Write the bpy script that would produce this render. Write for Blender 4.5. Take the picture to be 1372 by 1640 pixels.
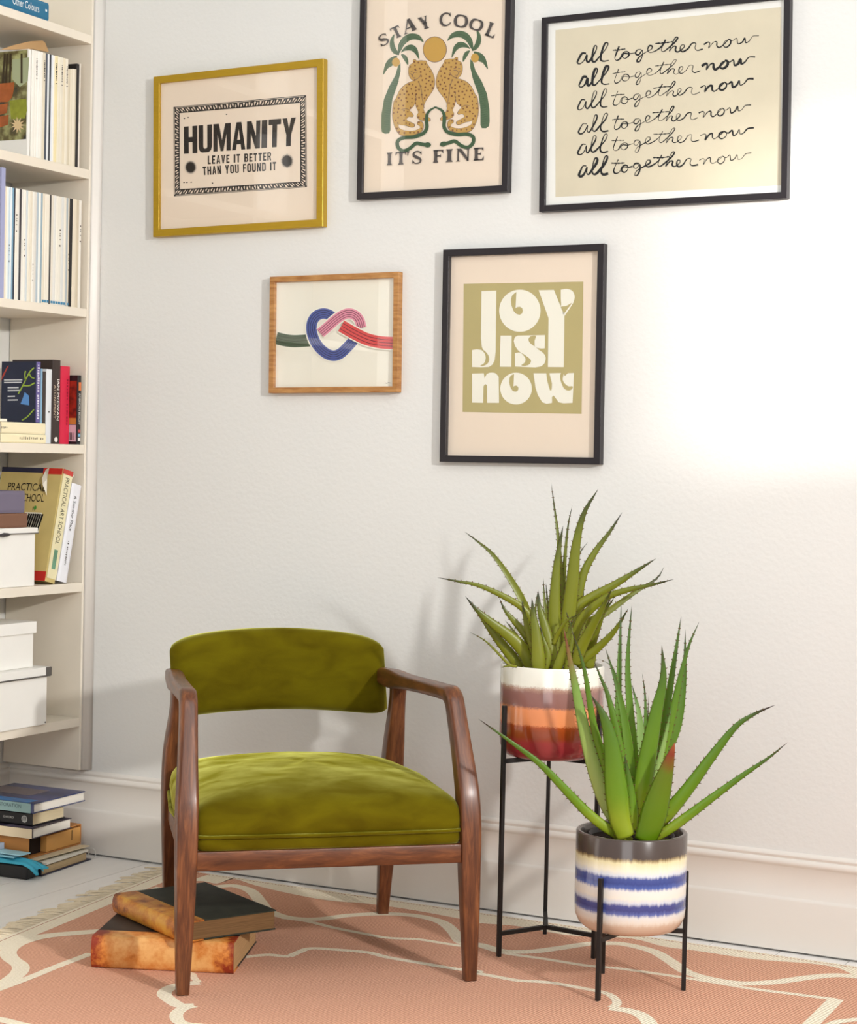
import bpy, bmesh, math, random
from mathutils import Vector, Matrix
from mathutils.geometry import tessellate_polygon

for o in list(bpy.data.objects):
    bpy.data.objects.remove(o)
SC = bpy.context.scene
COL = SC.collection

# ------------------------------------------------------------------ camera
IW, IH = 1372.0, 1640.0
YAW, PIT, ROL, FPX = 0.47307351, 0.02820367, -0.02238099, 3085.41295
CAM = Vector((2.27931967, -4.80403596, 1.25))
_f = Vector((-math.sin(YAW)*math.cos(PIT), math.cos(YAW)*math.cos(PIT), -math.sin(PIT)))
_r = Vector((math.cos(YAW), math.sin(YAW), 0))
_d = _f.cross(_r)
_c, _s = math.cos(ROL), math.sin(ROL)
RGT, DWN, FWD = _c*_r + _s*_d, -_s*_r + _c*_d, _f
cam = bpy.data.cameras.new('camera')
camo = bpy.data.objects.new('camera', cam)
COL.objects.link(camo)
m = Matrix((RGT, -DWN, -FWD)).transposed().to_4x4()
m.translation = CAM
camo.matrix_world = m
cam.sensor_fit = 'HORIZONTAL'
cam.sensor_width = 36.0
cam.lens = FPX/IW*36.0
cam.clip_end = 60
SC.camera = camo

# ------------------------------------------------------------------ light
SC.view_settings.view_transform = 'Standard'
SC.view_settings.look = 'None'
SC.view_settings.gamma = 1.0
SC.view_settings.use_curve_mapping = False
SC.view_settings.exposure = -0.08

wd = bpy.data.worlds.new('world')
SC.world = wd
wd.use_nodes = True
bg = wd.node_tree.nodes['Background']
bg.inputs['Color'].default_value = (0.93, 0.98, 1.0, 1)
bg.inputs['Strength'].default_value = 0.44

def area(name, loc, target, sx, sy, power, col=(1, 1, 1)):
    l = bpy.data.lights.new(name, 'AREA')
    l.shape = 'RECTANGLE'
    l.size, l.size_y, l.energy, l.color = sx, sy, power, col
    o = bpy.data.objects.new(name, l)
    COL.objects.link(o)
    o.location = loc
    o.rotation_euler = (Vector(target)-Vector(loc)).to_track_quat('-Z', 'Y').to_euler()
    return o

key = area('window_daylight', (4.25, -2.85, 2.42), (-2.0, -1.75, 1.05), 0.16, 0.20, 72, (1.0, 0.985, 0.96))
key.data.spread = math.radians(100)
area('front_fill', (2.0, -6.8, 2.3), (-0.5, 0, 0.9), 2.4, 2.2, 56, (0.97, 0.99, 1.0))  # added fill lamp behind the camera, not a window of the room
area('overhead_fill', (1.7, -2.3, 3.2), (0.6, -0.9, 0.0), 2.4, 2.0, 44, (1.0, 0.99, 0.97))  # added fill lamp overhead; no ceiling is modelled to bounce light
sun = bpy.data.lights.new('sun', 'SUN')
sun.energy = 4.2
sun.angle = math.radians(3.0)
sun.color = (1.0, 0.98, 0.95)
suno = bpy.data.objects.new('sun', sun)
COL.objects.link(suno)
SUND = Vector((-1.45, 1.0, -0.12)).normalized()
suno.rotation_euler = SUND.to_track_quat('-Z', 'Y').to_euler()
suno.location = (4, -3, 3)

# ------------------------------------------------------------------ helpers
def ray(x, y):
    return FWD + RGT*((x-IW/2)/FPX) + DWN*((y-IH/2)/FPX)

def on(x, y, ax, val):
    """point of the plane axis=val seen at image point x, y"""
    d = ray(x, y)
    return CAM + d*((val-CAM[ax])/d[ax])

HF = Vector((FWD.x, FWD.y, 0)).normalized()
def at_depth(x, y, P, off=0.0):
    """point on the upright plane facing the camera through P (moved off metres away)"""
    d = ray(x, y)
    Q = P + HF*off
    return CAM + d*((Q-CAM).dot(HF)/d.dot(HF))

def lin(c):
    c = c/255.0
    return c/12.92 if c <= 0.04045 else ((c+0.055)/1.055)**2.4

def rgb(r, g, b):
    return (lin(r), lin(g), lin(b), 1)

MATS = {}
def mat(name, col, rough=0.5, spec=0.5, noise=0, nscale=20, bump=0, bscale=100, sheen=0, sheencol=None, coat=0, metal=0, stretch=None, col2=None):
    if name in MATS:
        return MATS[name]
    M = bpy.data.materials.new(name)
    M.use_nodes = True
    nt = M.node_tree
    b = nt.nodes['Principled BSDF']
    c = rgb(*col)
    b.inputs['Base Color'].default_value = c
    b.inputs['Roughness'].default_value = rough
    b.inputs['Specular IOR Level'].default_value = spec
    b.inputs['Metallic'].default_value = metal
    b.inputs['Coat Weight'].default_value = coat
    if sheen:
        b.inputs['Sheen Weight'].default_value = sheen
        b.inputs['Sheen Roughness'].default_value = 0.35
        b.inputs['Sheen Tint'].default_value = rgb(*sheencol)
    tc = None
    if noise or bump:
        tc = nt.nodes.new('ShaderNodeTexCoord')
        mp = nt.nodes.new('ShaderNodeMapping')
        nt.links.new(tc.outputs['Object'], mp.inputs['Vector'])
        if stretch:
            mp.inputs['Scale'].default_value = stretch
    if noise:
        n = nt.nodes.new('ShaderNodeTexNoise')
        n.inputs['Scale'].default_value = nscale
        n.inputs['Detail'].default_value = 6
        nt.links.new(mp.outputs['Vector'], n.inputs['Vector'])
        r = nt.nodes.new('ShaderNodeValToRGB')
        r.color_ramp.elements[0].position = 0.3
        r.color_ramp.elements[1].position = 0.7
        c2 = rgb(*col2) if col2 else tuple(v*(1-noise) for v in c[:3])+(1,)
        r.color_ramp.elements[0].color = c2
        r.color_ramp.elements[1].color = c
        nt.links.new(n.outputs['Fac'], r.inputs['Fac'])
        nt.links.new(r.outputs['Color'], b.inputs['Base Color'])
    if bump:
        n2 = nt.nodes.new('ShaderNodeTexNoise')
        n2.inputs['Scale'].default_value = bscale
        n2.inputs['Detail'].default_value = 4
        nt.links.new(mp.outputs['Vector'], n2.inputs['Vector'])
        bp = nt.nodes.new('ShaderNodeBump')
        bp.inputs['Strength'].default_value = bump
        bp.inputs['Distance'].default_value = 0.01
        nt.links.new(n2.outputs['Fac'], bp.inputs['Height'])
        nt.links.new(bp.outputs['Normal'], b.inputs['Normal'])
    MATS[name] = M
    return M

def thing(name, label, cat, loc=(0, 0, 0), rotz=0, group=None):
    o = bpy.data.objects.new(name, None)
    o.empty_display_size = 0.05
    COL.objects.link(o)
    o.location = loc
    o.rotation_euler = (0, 0, rotz)
    tag(o, label, cat, group)
    return o

def tag(o, label, cat, group=None):
    o['label'] = label
    o['category'] = cat
    if group:
        o['group'] = group
    return o

def mesh_obj(name, verts, faces, ms, parent=None, smooth=False, fm=None, off=None):
    """one mesh object; verts are taken relative to `off` (world point of the parent)"""
    me = bpy.data.meshes.new(name)
    if off is not None:
        verts = [Vector(v)-off for v in verts]
    me.from_pydata([tuple(v) for v in verts], [], faces)
    for mm in (ms if isinstance(ms, (list, tuple)) else [ms]):
        me.materials.append(mm)
    if fm:
        me.polygons.foreach_set('material_index', fm)
    if smooth:
        me.polygons.foreach_set('use_smooth', [True]*len(me.polygons))
    me.update()
    o = bpy.data.objects.new(name, me)
    COL.objects.link(o)
    if parent is not None:
        o.parent = parent
    return o

def fix(o):
    bm = bmesh.new()
    bm.from_mesh(o.data)
    bmesh.ops.recalc_face_normals(bm, faces=bm.faces)
    bm.to_mesh(o.data)
    bm.free()
    return o

def bevel(o, w, seg=2):
    md = o.modifiers.new('bevel', 'BEVEL')
    md.width, md.segments, md.limit_method = w, seg, 'ANGLE'
    md.angle_limit = math.radians(35)
    return o

class MB:
    def __init__(s):
        s.v, s.f, s.m = [], [], []
    def add(s, v, f, m=0):
        k = len(s.v)
        s.v += [Vector(p) for p in v]
        s.f += [tuple(i+k for i in q) for q in f]
        s.m += [m]*len(f)
        return s
    def box(s, a, b, m=0):
        (x0, y0, z0), (x1, y1, z1) = a, b
        v = [(x0, y0, z0), (x1, y0, z0), (x1, y1, z0), (x0, y1, z0), (x0, y0, z1), (x1, y0, z1), (x1, y1, z1), (x0, y1, z1)]
        return s.add(v, [(3, 2, 1, 0), (4, 5, 6, 7), (0, 1, 5, 4), (1, 2, 6, 5), (2, 3, 7, 6), (3, 0, 4, 7)], m)
    def loft(s, rings, m=0, caps=True):
        n = len(rings[0])
        v = [p for r in rings for p in r]
        f = []
        for i in range(len(rings)-1):
            for j in range(n):
                f.append((i*n+j, i*n+(j+1) % n, (i+1)*n+(j+1) % n, (i+1)*n+j))
        if caps:
            f.append(tuple(range(n-1, -1, -1)))
            f.append(tuple((len(rings)-1)*n+j for j in range(n)))
        return s.add(v, f, m)
    def tube(s, pts, r, n=8, m=0):
        rings = []
        for i, p in enumerate(pts):
            a = Vector(pts[max(i-1, 0)])
            b = Vector(pts[min(i+1, len(pts)-1)])
            t = (b-a).normalized()
            u = t.cross(Vector((0.123, 0.2, 1) if abs(t.z) < 0.9 else (1, 0.1, 0))).normalized()
            w = t.cross(u)
            rr = r[i] if isinstance(r, (list, tuple)) else r
            rings.append([Vector(p)+u*(rr*math.cos(2*math.pi*k/n))+w*(rr*math.sin(2*math.pi*k/n)) for k in range(n)])
        return s.loft(rings, m)
    def xform(s, M):
        s.v = [M @ p for p in s.v]
        return s
    def build(s, name, ms, parent=None, smooth=False, off=None, fixn=True):
        o = mesh_obj(name, s.v, s.f, ms, parent, smooth, s.m, off)
        if fixn:
            fix(o)
        return o

def smooth_path(pts, n=8, closed=False):
    P = [Vector(p) for p in pts]
    out = []
    N = len(P)
    rng = range(N) if closed else range(N-1)
    for i in rng:
        p0 = P[(i-1) % N] if closed or i > 0 else P[0]*2-P[1]
        p1, p2 = P[i], P[(i+1) % N]
        p3 = P[(i+2) % N] if closed or i+2 < N else P[N-1]*2-P[N-2]
        for k in range(n):
            t = k/n
            out.append(0.5*((2*p1)+(p2-p0)*t+(2*p0-5*p1+4*p2-p3)*t*t+(3*p1-p0-3*p2+p3)*t*t*t))
    if not closed:
        out.append(P[-1])
    return out

def struct(o):
    o['kind'] = 'structure'
    return o

def auto_smooth(o, deg=40):
    for p in o.data.polygons:
        p.use_smooth = True
    md = None
    try:
        bm = bmesh.new()
        bm.from_mesh(o.data)
        for e in bm.edges:
            if len(e.link_faces) == 2 and e.calc_face_angle(0) > math.radians(deg):
                e.smooth = False
        bm.to_mesh(o.data)
        bm.free()
    except Exception:
        pass
    return o

ORD = ['first', 'second', 'third', 'fourth', 'fifth', 'sixth', 'seventh', 'eighth', 'ninth', 'tenth', 'eleventh', 'twelfth', 'thirteenth', 'fourteenth', 'fifteenth', 'sixteenth', 'seventeenth', 'eighteenth', 'nineteenth', 'twentieth', 'twenty-first', 'twenty-second', 'twenty-third', 'twenty-fourth', 'twenty-fifth', 'twenty-sixth', 'twenty-seventh', 'twenty-eighth', 'twenty-ninth', 'thirtieth', 'thirty-first', 'thirty-second', 'thirty-third', 'thirty-fourth', 'thirty-fifth', 'thirty-sixth']

# ------------------------------------------------------------------ materials
M_wall = mat('wall_paint', (226, 225, 221), 0.75, 0.25, bump=0.10, bscale=75)
M_trim = mat('trim_gloss_paint', (228, 222, 214), 0.38, 0.45, bump=0.04, bscale=30)
M_shelf = mat('shelf_paint', (232, 222, 205), 0.42, 0.4, noise=0.06, nscale=5)
M_floor = mat('floor_paint', (247, 243, 238), 0.42, 0.4, noise=0.05, nscale=5, stretch=(5, 0.7, 1), bump=0.03, bscale=40)
M_gap = mat('floor_gap', (30, 27, 25), 0.9)

# ------------------------------------------------------------------ setting
YW = 0.015                                    # back wall plane (skirting face is y = 0)
XL = -1.66                                    # left wall plane
o = MB().box((XL-0.1, YW, -0.02), (4.6, YW+0.12, 3.3)).build('wall_back', M_wall); struct(o)
o = MB().box((XL-0.1, -2.6, -0.02), (XL, YW, 3.3)).build('wall_left', M_wall); struct(o)
# right wall with the window opening the sun comes through
XR = 4.5
wy0, wy1, wz0, wz1 = -2.80, -1.40, 1.535, 2.46
b = MB()
b.box((XR, -5.2, -0.02), (XR+0.12, wy0, 3.3)).box((XR, wy1, -0.02), (XR+0.12, YW, 3.3))
b.box((XR, wy0, -0.02), (XR+0.12, wy1, wz0)).box((XR, wy0, wz1), (XR+0.12, wy1, 3.3))
struct(b.build('wall_right', M_wall))
b = MB()
for a in ((wy0, wy0+0.05, wz0, wz1), (wy1-0.05, wy1, wz0, wz1), (wy0, wy1, wz0, wz0+0.05), (wy0, wy1, wz1-0.05, wz1)):
    b.box((XR+0.03, a[0], a[2]), (XR+0.09, a[1], a[3]))
struct(b.build('window_1', M_trim))

b = MB()
b.box((XL-0.1, -5.6, -0.06), (4.6, YW+0.1, -0.012), 1)
seam = -0.39
k = -8
while seam+0.179*k < 4.6:
    x0 = seam+0.179*k
    b.box((max(x0+0.0014, XL-0.1), -5.6, -0.03), (x0+0.179-0.0014, YW+0.05, 0.0), 0)
    k += 1
o = b.build('floor', [M_floor, M_gap]); struct(o)

prof = [(0.0, 0.0055), (0.0, 0.134), (0.002, 0.139), (0.006, 0.1405), (0.0085, 0.143), (0.0085, 0.219), (0.006, 0.222), (0.0025, 0.226), (0.0012, 0.231), (0.0025, 0.2365), (0.006, 0.2405), (0.008, 0.241), (0.008, 0.2445), (0.006, 0.2465), (0.006, 0.2505), (0.009, 0.2545), (YW, 0.258)]
def skirting(name, pfun, a, bb):
    rows = [[pfun(d, z, t) for d, z in prof] for t in (a, bb)]
    n = len(prof)
    o = mesh_obj(name, rows[0]+rows[1], [(i, i+1, n+i+1, n+i) for i in range(n-1)], M_trim)
    fix(o)
    auto_smooth(o, 50)
    return struct(o)
skirting('baseboard_back', lambda d, z, t: (t, d, z), XL, 4.5)
skirting('baseboard_left', lambda d, z, t: (XL+(YW-d), t, z), YW, -2.6)

# ------------------------------------------------------------------ bookshelf
XF = -1.36                                    # front edge plane of the shelf boards
boards = [(2.488, 2.5145), (2.078, 2.106), (1.656, 1.682), (1.238, 1.266), (0.814, 0.842), (0.398, 0.425)]
sh = thing('bookshelf', 'tall cream painted built-in bookcase along the left wall corner', 'bookcase', (XL, 0, 0))
so = Vector((XL, 0, 0))
bevel(MB().box((XL+0.003, -0.020, 0.262), (XF+0.001, YW-0.001, 3.2)).build('side_panel', M_shelf, sh, off=so), 0.002)
bevel(MB().box((XL+0.003, -0.95, 0.262), (XF+0.001, -0.925, 3.2)).build('side_panel', M_shelf, sh, off=so), 0.002)
bevel(MB().box((XL+0.003, -1.87, 0.262), (XF+0.001, -1.845, 3.2)).build('side_panel', M_shelf, sh, off=so), 0.002)
for z0, z1 in boards:
    bevel(MB().box((XL+0.003, -1.845, z0), (XF, -0.0205, z1)).build('shelf_board', M_shelf, sh, off=so), 0.0015)
# filler strip between the end panel and the wall
pts = [(XF-0.0, YW-0.001)]
b = MB()
ring = lambda z: [Vector((XF+0.001, YW-0.0015, z)), Vector((XF+0.001, -0.012, z)), Vector((XF+0.004, -0.004, z)), Vector((XF+0.012, 0.006, z)), Vector((XF+0.024, YW-0.0015, z))]
b.loft([ring(0.262), ring(3.2)])
b.build('filler_bead', M_trim, sh, smooth=True, off=so)

# ------------------------------------------------------------------ framed prints
M_black = mat('black_frame_lacquer', (38, 33, 36), 0.42, 0.4)
M_gold = mat('gold_frame', (184, 148, 30), 0.36, 0.5, metal=0.35, noise=0.10, nscale=10, stretch=(2, 30, 30))
M_oak = mat('oak_frame', (196, 146, 88), 0.5, 0.35, noise=1, nscale=9, stretch=(2.2, 2, 14), col2=(152, 98, 50))
M_blush = mat('blush_paper', (236, 219, 199), 0.85, 0.2)
M_white_paper = mat('white_paper', (238, 237, 231), 0.85, 0.2)
M_cream = mat('cream_paper', (237, 233, 218), 0.85, 0.2)
M_stone = mat('stone_paper', (219, 209, 184), 0.85, 0.2, noise=0.06, nscale=9)
M_ink = mat('black_ink', (40, 35, 34), 0.8, 0.2, noise=0.3, nscale=30)
M_ink2 = mat('brush_ink', (24, 22, 22), 0.8, 0.2)
M_ink3 = mat('grey_ink', (84, 76, 72), 0.8, 0.2, noise=0.18, nscale=60)
M_olive = mat('olive_ink', (186, 172, 118), 0.8, 0.2, noise=0.05, nscale=8)
M_letter = mat('letter_cream', (240, 237, 222), 0.8, 0.2)

def glass_mat():
    M = bpy.data.materials.new('picture_glass')
    M.use_nodes = True
    nt = M.node_tree
    nt.nodes.clear()
    out = nt.nodes.new('ShaderNodeOutputMaterial')
    mix = nt.nodes.new('ShaderNodeMixShader')
    tr = nt.nodes.new('ShaderNodeBsdfTransparent')
    gl = nt.nodes.new('ShaderNodeBsdfGlossy')
    # thin pane: the same reflectance seen from either side
    ge = nt.nodes.new('ShaderNodeNewGeometry')
    dt = nt.nodes.new('ShaderNodeVectorMath')
    dt.operation = 'DOT_PRODUCT'
    nt.links.new(ge.outputs['Incoming'], dt.inputs[0])
    nt.links.new(ge.outputs['Normal'], dt.inputs[1])
    ops = [('ABSOLUTE', None), ('SUBTRACT', 1.0), ('POWER', 5.0), ('MULTIPLY', 0.93), ('ADD', 0.07)]
    prev = dt.outputs['Value']
    for op, val in ops:
        mn = nt.nodes.new('ShaderNodeMath')
        mn.operation = op
        if op == 'SUBTRACT':
            mn.inputs[0].default_value = val
            nt.links.new(prev, mn.inputs[1])
        else:
            nt.links.new(prev, mn.inputs[0])
            if val is not None:
                mn.inputs[1].default_value = val
        prev = mn.outputs[0]
    gl.inputs['Roughness'].default_value = 0.01
    nt.links.new(prev, mix.inputs['Fac'])
    nt.links.new(tr.outputs['BSDF'], mix.inputs[1])
    nt.links.new(gl.outputs['BSDF'], mix.inputs[2])
    nt.links.new(mix.outputs['Shader'], out.inputs['Surface'])
    return M
M_glass = glass_mat()

YF = -0.010           # front plane of the frames
class Frame:
    """a wall frame; corners tl, tr, br, bl are taken on the front plane"""
    def __init__(s, label, tl, tr, br, bl, bw, m_frame, m_print, recess=0.010, mat_w=None, tilt=None):
        P = [on(x, y, 1, YF) for x, y in (tl, tr, br, bl)]
        c = sum(P, Vector())/4
        w = ((P[1]-P[0]).length+(P[2]-P[3]).length)/2
        h = ((P[0]-P[3]).length+(P[1]-P[2]).length)/2
        e = (P[1]-P[0])+(P[2]-P[3])
        g = (P[0]-P[3])+(P[1]-P[2])
        a = (math.atan2(e.z, e.x)+math.atan2(-g.x, g.z))/2
        s.c, s.w, s.h = c, w, h
        s.root = thing('framed_print', label, 'picture frame', (c.x, YW, c.z))
        s.off = Vector((c.x, YW, c.z))
        s.X = Vector((math.cos(a), 0, math.sin(a)))
        s.Z = Vector((-math.sin(a), 0, math.cos(a)))
        s.yp = YF+recess
        def q(u, v, y):
            return Vector((c.x, 0, c.z))+s.X*u+s.Z*v+Vector((0, y, 0))
        s.q = q
        # moulding: four mitred sides
        prof = [(0, YW-0.0005), (0, YF+0.001), (0.001, YF), (bw-0.001, YF), (bw, YF+0.001), (bw, YW-0.0005)]
        rings = []
        for (su, sv) in ((-1, -1), (1, -1), (1, 1), (-1, 1)):
            rings.append([q(su*(w/2-d), sv*(h/2-d), y) for d, y in prof])
        v = [p for r in rings for p in r]
        n = len(prof)
        f = []
        for i in range(4):
            for j in range(n):
                f.append((i*n+j, i*n+(j+1) % n, ((i+1) % 4)*n+(j+1) % n, ((i+1) % 4)*n+j))
        b = MB().add(v, f)
        b.build('moulding', m_frame, s.root, off=s.off)
        iw, ih = w/2-bw+0.0006, h/2-bw+0.0006
        s.iw, s.ih = iw, ih
        # the sheet of paper
        b = MB().loft([[q(-iw, -ih, y), q(iw, -ih, y), q(iw, ih, y), q(-iw, ih, y)] for y in (s.yp, s.yp+0.003)])
        s.print = b.build('print', m_print, s.root, off=s.off)
        y = YF+0.0035
        b = MB().add([q(-iw, -ih, y), q(iw, -ih, y), q(iw, ih, y), q(-iw, ih, y)], [(0, 1, 2, 3)])
        b.build('glass', M_glass, s.root, off=s.off, fixn=False)
        s.map = None
    def px(s, x, y, lay=1):
        """image crop point -> point on the printed sheet"""
        X, Y = s.map(x, y)
        return on(X, Y, 1, s.yp-0.0004*lay)
    def sub(s, name, MBo, m):
        for p in MBo.v:
            p -= s.off
        return mesh_obj(name, MBo.v, MBo.f, m, s.print)

def fill(MBo, F, pts, lay=1, holes=()):
    P = [F.px(x, y, lay) for x, y in pts]
    loops = [P]+[[F.px(x, y, lay) for x, y in h] for h in holes]
    tri = tessellate_polygon(loops)
    MBo.add([p for l in loops for p in l], tri)

def sm2(pts, n=6, closed=False):
    return [(p.x, p.y) for p in smooth_path([(a, b, 0) for a, b in pts], n, closed)]

def stroke(MBo, F, pts, w, lay=1, n=6, taper=None, smooth=True):
    """ribbon of width w (crop px) along a smoothed path"""
    P = sm2(pts, n) if smooth else pts
    v = []
    N = len(P)
    for i, (x, y) in enumerate(P):
        a, b2 = P[max(i-1, 0)], P[min(i+1, N-1)]
        dx, dy = b2[0]-a[0], b2[1]-a[1]
        L = math.hypot(dx, dy) or 1
        ww = (w(i/(N-1)) if callable(w) else w)/2
        nx, ny = -dy/L*ww, dx/L*ww
        v += [F.px(x+nx, y+ny, lay), F.px(x-nx, y-ny, lay)]
    MBo.add(v, [(2*i, 2*i+1, 2*i+3, 2*i+2) for i in range(N-1)])

def circ(cx, cy, rx, ry=None, n=28, a0=0, a1=360):
    ry = ry or rx
    return [(cx+rx*math.cos(math.radians(a0+(a1-a0)*i/n)), cy+ry*math.sin(math.radians(a0+(a1-a0)*i/n))) for i in range(n if a1-a0 >= 360 else n+1)]

def crop(scale, ox, oy):
    return lambda x, y: (ox+x/scale, oy+y/scale)

TXT = {}
def text_geo(txt, bold=0.0, space=1.0):
    """flat letters from the built-in font, scaled into the unit square"""
    k = (txt, bold, space)
    if k in TXT:
        return TXT[k]
    cu = bpy.data.curves.new('t', 'FONT')
    cu.body = txt
    cu.offset = bold
    cu.space_character = space
    cu.resolution_u = 3
    ob = bpy.data.objects.new('t', cu)
    me = bpy.data.meshes.new_from_object(ob)
    vs = [v.co.copy() for v in me.vertices]
    fs = [tuple(p.vertices) for p in me.polygons]
    x0, x1 = min(v.x for v in vs), max(v.x for v in vs)
    y0, y1 = min(v.y for v in vs), max(v.y for v in vs)
    out = [Vector(((v.x-x0)/(x1-x0), (v.y-y0)/(y1-y0), 0)) for v in vs]
    bpy.data.objects.remove(ob)
    bpy.data.curves.remove(cu)
    bpy.data.meshes.remove(me)
    TXT[k] = (out, fs)
    return TXT[k]

def text3(txt, P, U, V, bold=0.0, space=1.0):
    """letters laid into the parallelogram P, P+U, P+V"""
    vs, fs = text_geo(txt, bold, space)
    b = MB()
    b.add([P+U*v.x+V*v.y for v in vs], fs)
    return b

# ---- 1 HUMANITY ---------------------------------------------------------------
F = Frame('wide gold framed print reading HUMANITY', (244.5, 122), (517, 94.5), (517, 363.5), (245.7, 378.5), 0.0215, M_gold, M_blush)
F.map = crop(4.2875, 220, 80)
def grow(pts, a):   # bilinear rectangle -> points
    (x0, y0), (x1, y1), (x2, y2), (x3, y3) = pts
    return lambda u, v: ((x0*(1-u)+x1*u)*(1-v)+(x3*(1-u)+x2*u)*v, (y0*(1-u)+y1*u)*(1-v)+(y3*(1-u)+y2*u)*v)
O4 = [(247, 392), (1158, 310), (1164, 942), (250, 1006)]
I4 = [(290, 434), (1115, 364), (1119, 904), (291, 956)]
b = MB()
fill(b, F, O4, 1, holes=[I4])
F.sub('border_ornament', b, M_ink)
b = MB()
og, ig = grow(O4, 0), grow(I4, 0)
random.seed(4)
edges = [((0, 0), (1, 0), 46), ((1, 0), (1, 1), 32), ((1, 1), (0, 1), 46), ((0, 1), (0, 0), 32)]
for (a, c, n) in edges:
    for i in range(n):
        def pt(t, d):
            u, v = a[0]+(c[0]-a[0])*t, a[1]+(c[1]-a[1])*t
            p, q = og(u, v), ig(u, v)
            return (p[0]+(q[0]-p[0])*d, p[1]+(q[1]-p[1])*d)
        t0 = (i+0.12)/n
        t1 = (i+0.85)/n
        tm = (t0+t1)/2
        if i % 2 == 0:
            poly = [pt(t0, 0.3), pt(tm, 0.24), pt(t1, 0.34), pt(tm, 0.82+random.uniform(-.05, .08))]
        else:
            poly = [pt(t0+0.1/n, 0.75), pt(tm, 0.3+random.uniform(-.05, .1)), pt(t1, 0.68), pt(tm, 0.88)]
        fill(b, F, poly, 2)
    stroke(b, F, [pt(0.01, 0.13), pt(0.99, 0.13)], 3, 2, smooth=False)
F.sub('leaf_pattern', b, M_blush)
# condensed block letters: polygons in a unit box (x right, y up)
BL = {
 'H': [[(0, 0), (.36, 0), (.36, .41), (.64, .41), (.64, 0), (1, 0), (1, 1), (.64, 1), (.64, .6), (.36, .6), (.36, 1), (0, 1)]],
 'U': [[(0, 1), (0, .2), (.08, .06), (.25, 0), (.75, 0), (.92, .06), (1, .2), (1, 1), (.65, 1), (.65, .2), (.58, .14), (.42, .14), (.35, .2), (.35, 1)]],
 'M': [[(0, 0), (.24, 0), (.24, .62), (.42, 0), (.58, 0), (.76, .62), (.76, 0), (1, 0), (1, 1), (.68, 1), (.5, .4), (.32, 1), (0, 1)]],
 'A': [[(0, 0), (.3, 0), (.35, .2), (.65, .2), (.7, 0), (1, 0), (.68, 1), (.32, 1)]],
 'N': [[(0, 0), (.31, 0), (.31, .55), (.66, 0), (1, 0), (1, 1), (.69, 1), (.69, .45), (.34, 1), (0, 1)]],
 'I': [[(0, 0), (1, 0), (1, 1), (0, 1)]],
 'T': [[(.31, 0), (.69, 0), (.69, .8), (1, .8), (1, 1), (0, 1), (0, .8), (.31, .8)]],
 'Y': [[(.32, 0), (.68, 0), (.68, .4), (1, 1), (.65, 1), (.5, .62), (.35, 1), (0, 1), (.32, .4)]],
 'L': [[(0, 0), (1, 0), (1, .18), (.42, .18), (.42, 1), (0, 1)]],
 'E': [[(0, 0), (1, 0), (1, .18), (.4, .18), (.4, .42), (.9, .42), (.9, .59), (.4, .59), (.4, .82), (1, .82), (1, 1), (0, 1)]],
 'V': [[(.36, 0), (.64, 0), (1, 1), (.68, 1), (.5, .34), (.32, 1), (0, 1)]],
 'F': [[(0, 0), (.4, 0), (.4, .42), (.9, .42), (.9, .59), (.4, .59), (.4, .82), (1, .82), (1, 1), (0, 1)]],
 'B': [[(0, 0), (.72, 0), (.95, .09), (1, .26), (.95, .44), (.82, .52), (.95, .6), (.98, .76), (.92, .92), (.7, 1), (0, 1)]],
 'R': [[(0, 0), (.36, 0), (.36, .4), (.5, .4), (.66, 0), (1, 0), (.8, .46), (.96, .6), (.98, .8), (.9, .94), (.7, 1), (0, 1)]],
 'O': [[(0, .2), (.1, .05), (.28, 0), (.72, 0), (.9, .05), (1, .2), (1, .8), (.9, .95), (.72, 1), (.28, 1), (.1, .95), (0, .8)]],
 'D': [[(0, 0), (.68, 0), (.9, .06), (1, .2), (1, .8), (.9, .94), (.68, 1), (0, 1)]],
}
BH = {'A': [[(.39, .36), (.5, .74), (.61, .36)]], 'B': [[(.36, .16), (.62, .16), (.66, .24), (.66, .38), (.6, .44), (.36, .44)], [(.36, .6), (.58, .6), (.64, .66), (.64, .8), (.58, .86), (.36, .86)]],
      'R': [[(.36, .56), (.58, .56), (.64, .64), (.64, .78), (.58, .84), (.36, .84)]], 'O': [[(.36, .2), (.42, .15), (.58, .15), (.64, .2), (.64, .8), (.58, .85), (.42, .85), (.36, .8)]],
      'D': [[(.36, .17), (.6, .17), (.65, .22), (.65, .78), (.6, .83), (.36, .83)]]}
WID = {'I': .42, 'M': 1.3, 'E': .82, 'L': .8, 'F': .8, 'T': .92}
def block_line(b, F, txt, c0, c1, c2, c3, gap=0.16, lay=1, thin=1.0):
    """letters of txt in the crop quad c0 (top left), c1 (top right), c2 (bottom right), c3 (bottom left)"""
    tot = sum(0.5 if ch == ' ' else WID.get(ch, 1) for ch in txt)+gap*(len(txt)-1)
    g = grow([c0, c1, c2, c3], 0)
    x = 0
    for ch in txt:
        w = 0.5 if ch == ' ' else WID.get(ch, 1)
        if ch != ' ':
            for pl in BL[ch]:
                hs = [[g((x+w*u)/tot, 1-v) for u, v in h] for h in BH.get(ch, [])]
                fill(b, F, [g((x+w*u)/tot, 1-v) for u, v in pl], lay, hs)
        x += w+gap
b = MB()
block_line(b, F, 'HUMANITY', (318, 527), (1088, 463), (1082, 657), (320, 714), 0.1)
F.sub('headline_lettering', b, M_ink)
b = MB()
block_line(b, F, 'LEAVE IT BETTER', (483, 727), (918, 702), (918, 758), (483, 785), 0.3)
block_line(b, F, 'THAN YOU FOUND IT', (447, 802), (952, 768), (952, 826), (450, 860), 0.3)
F.sub('motto_lettering', b, M_ink)
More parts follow.
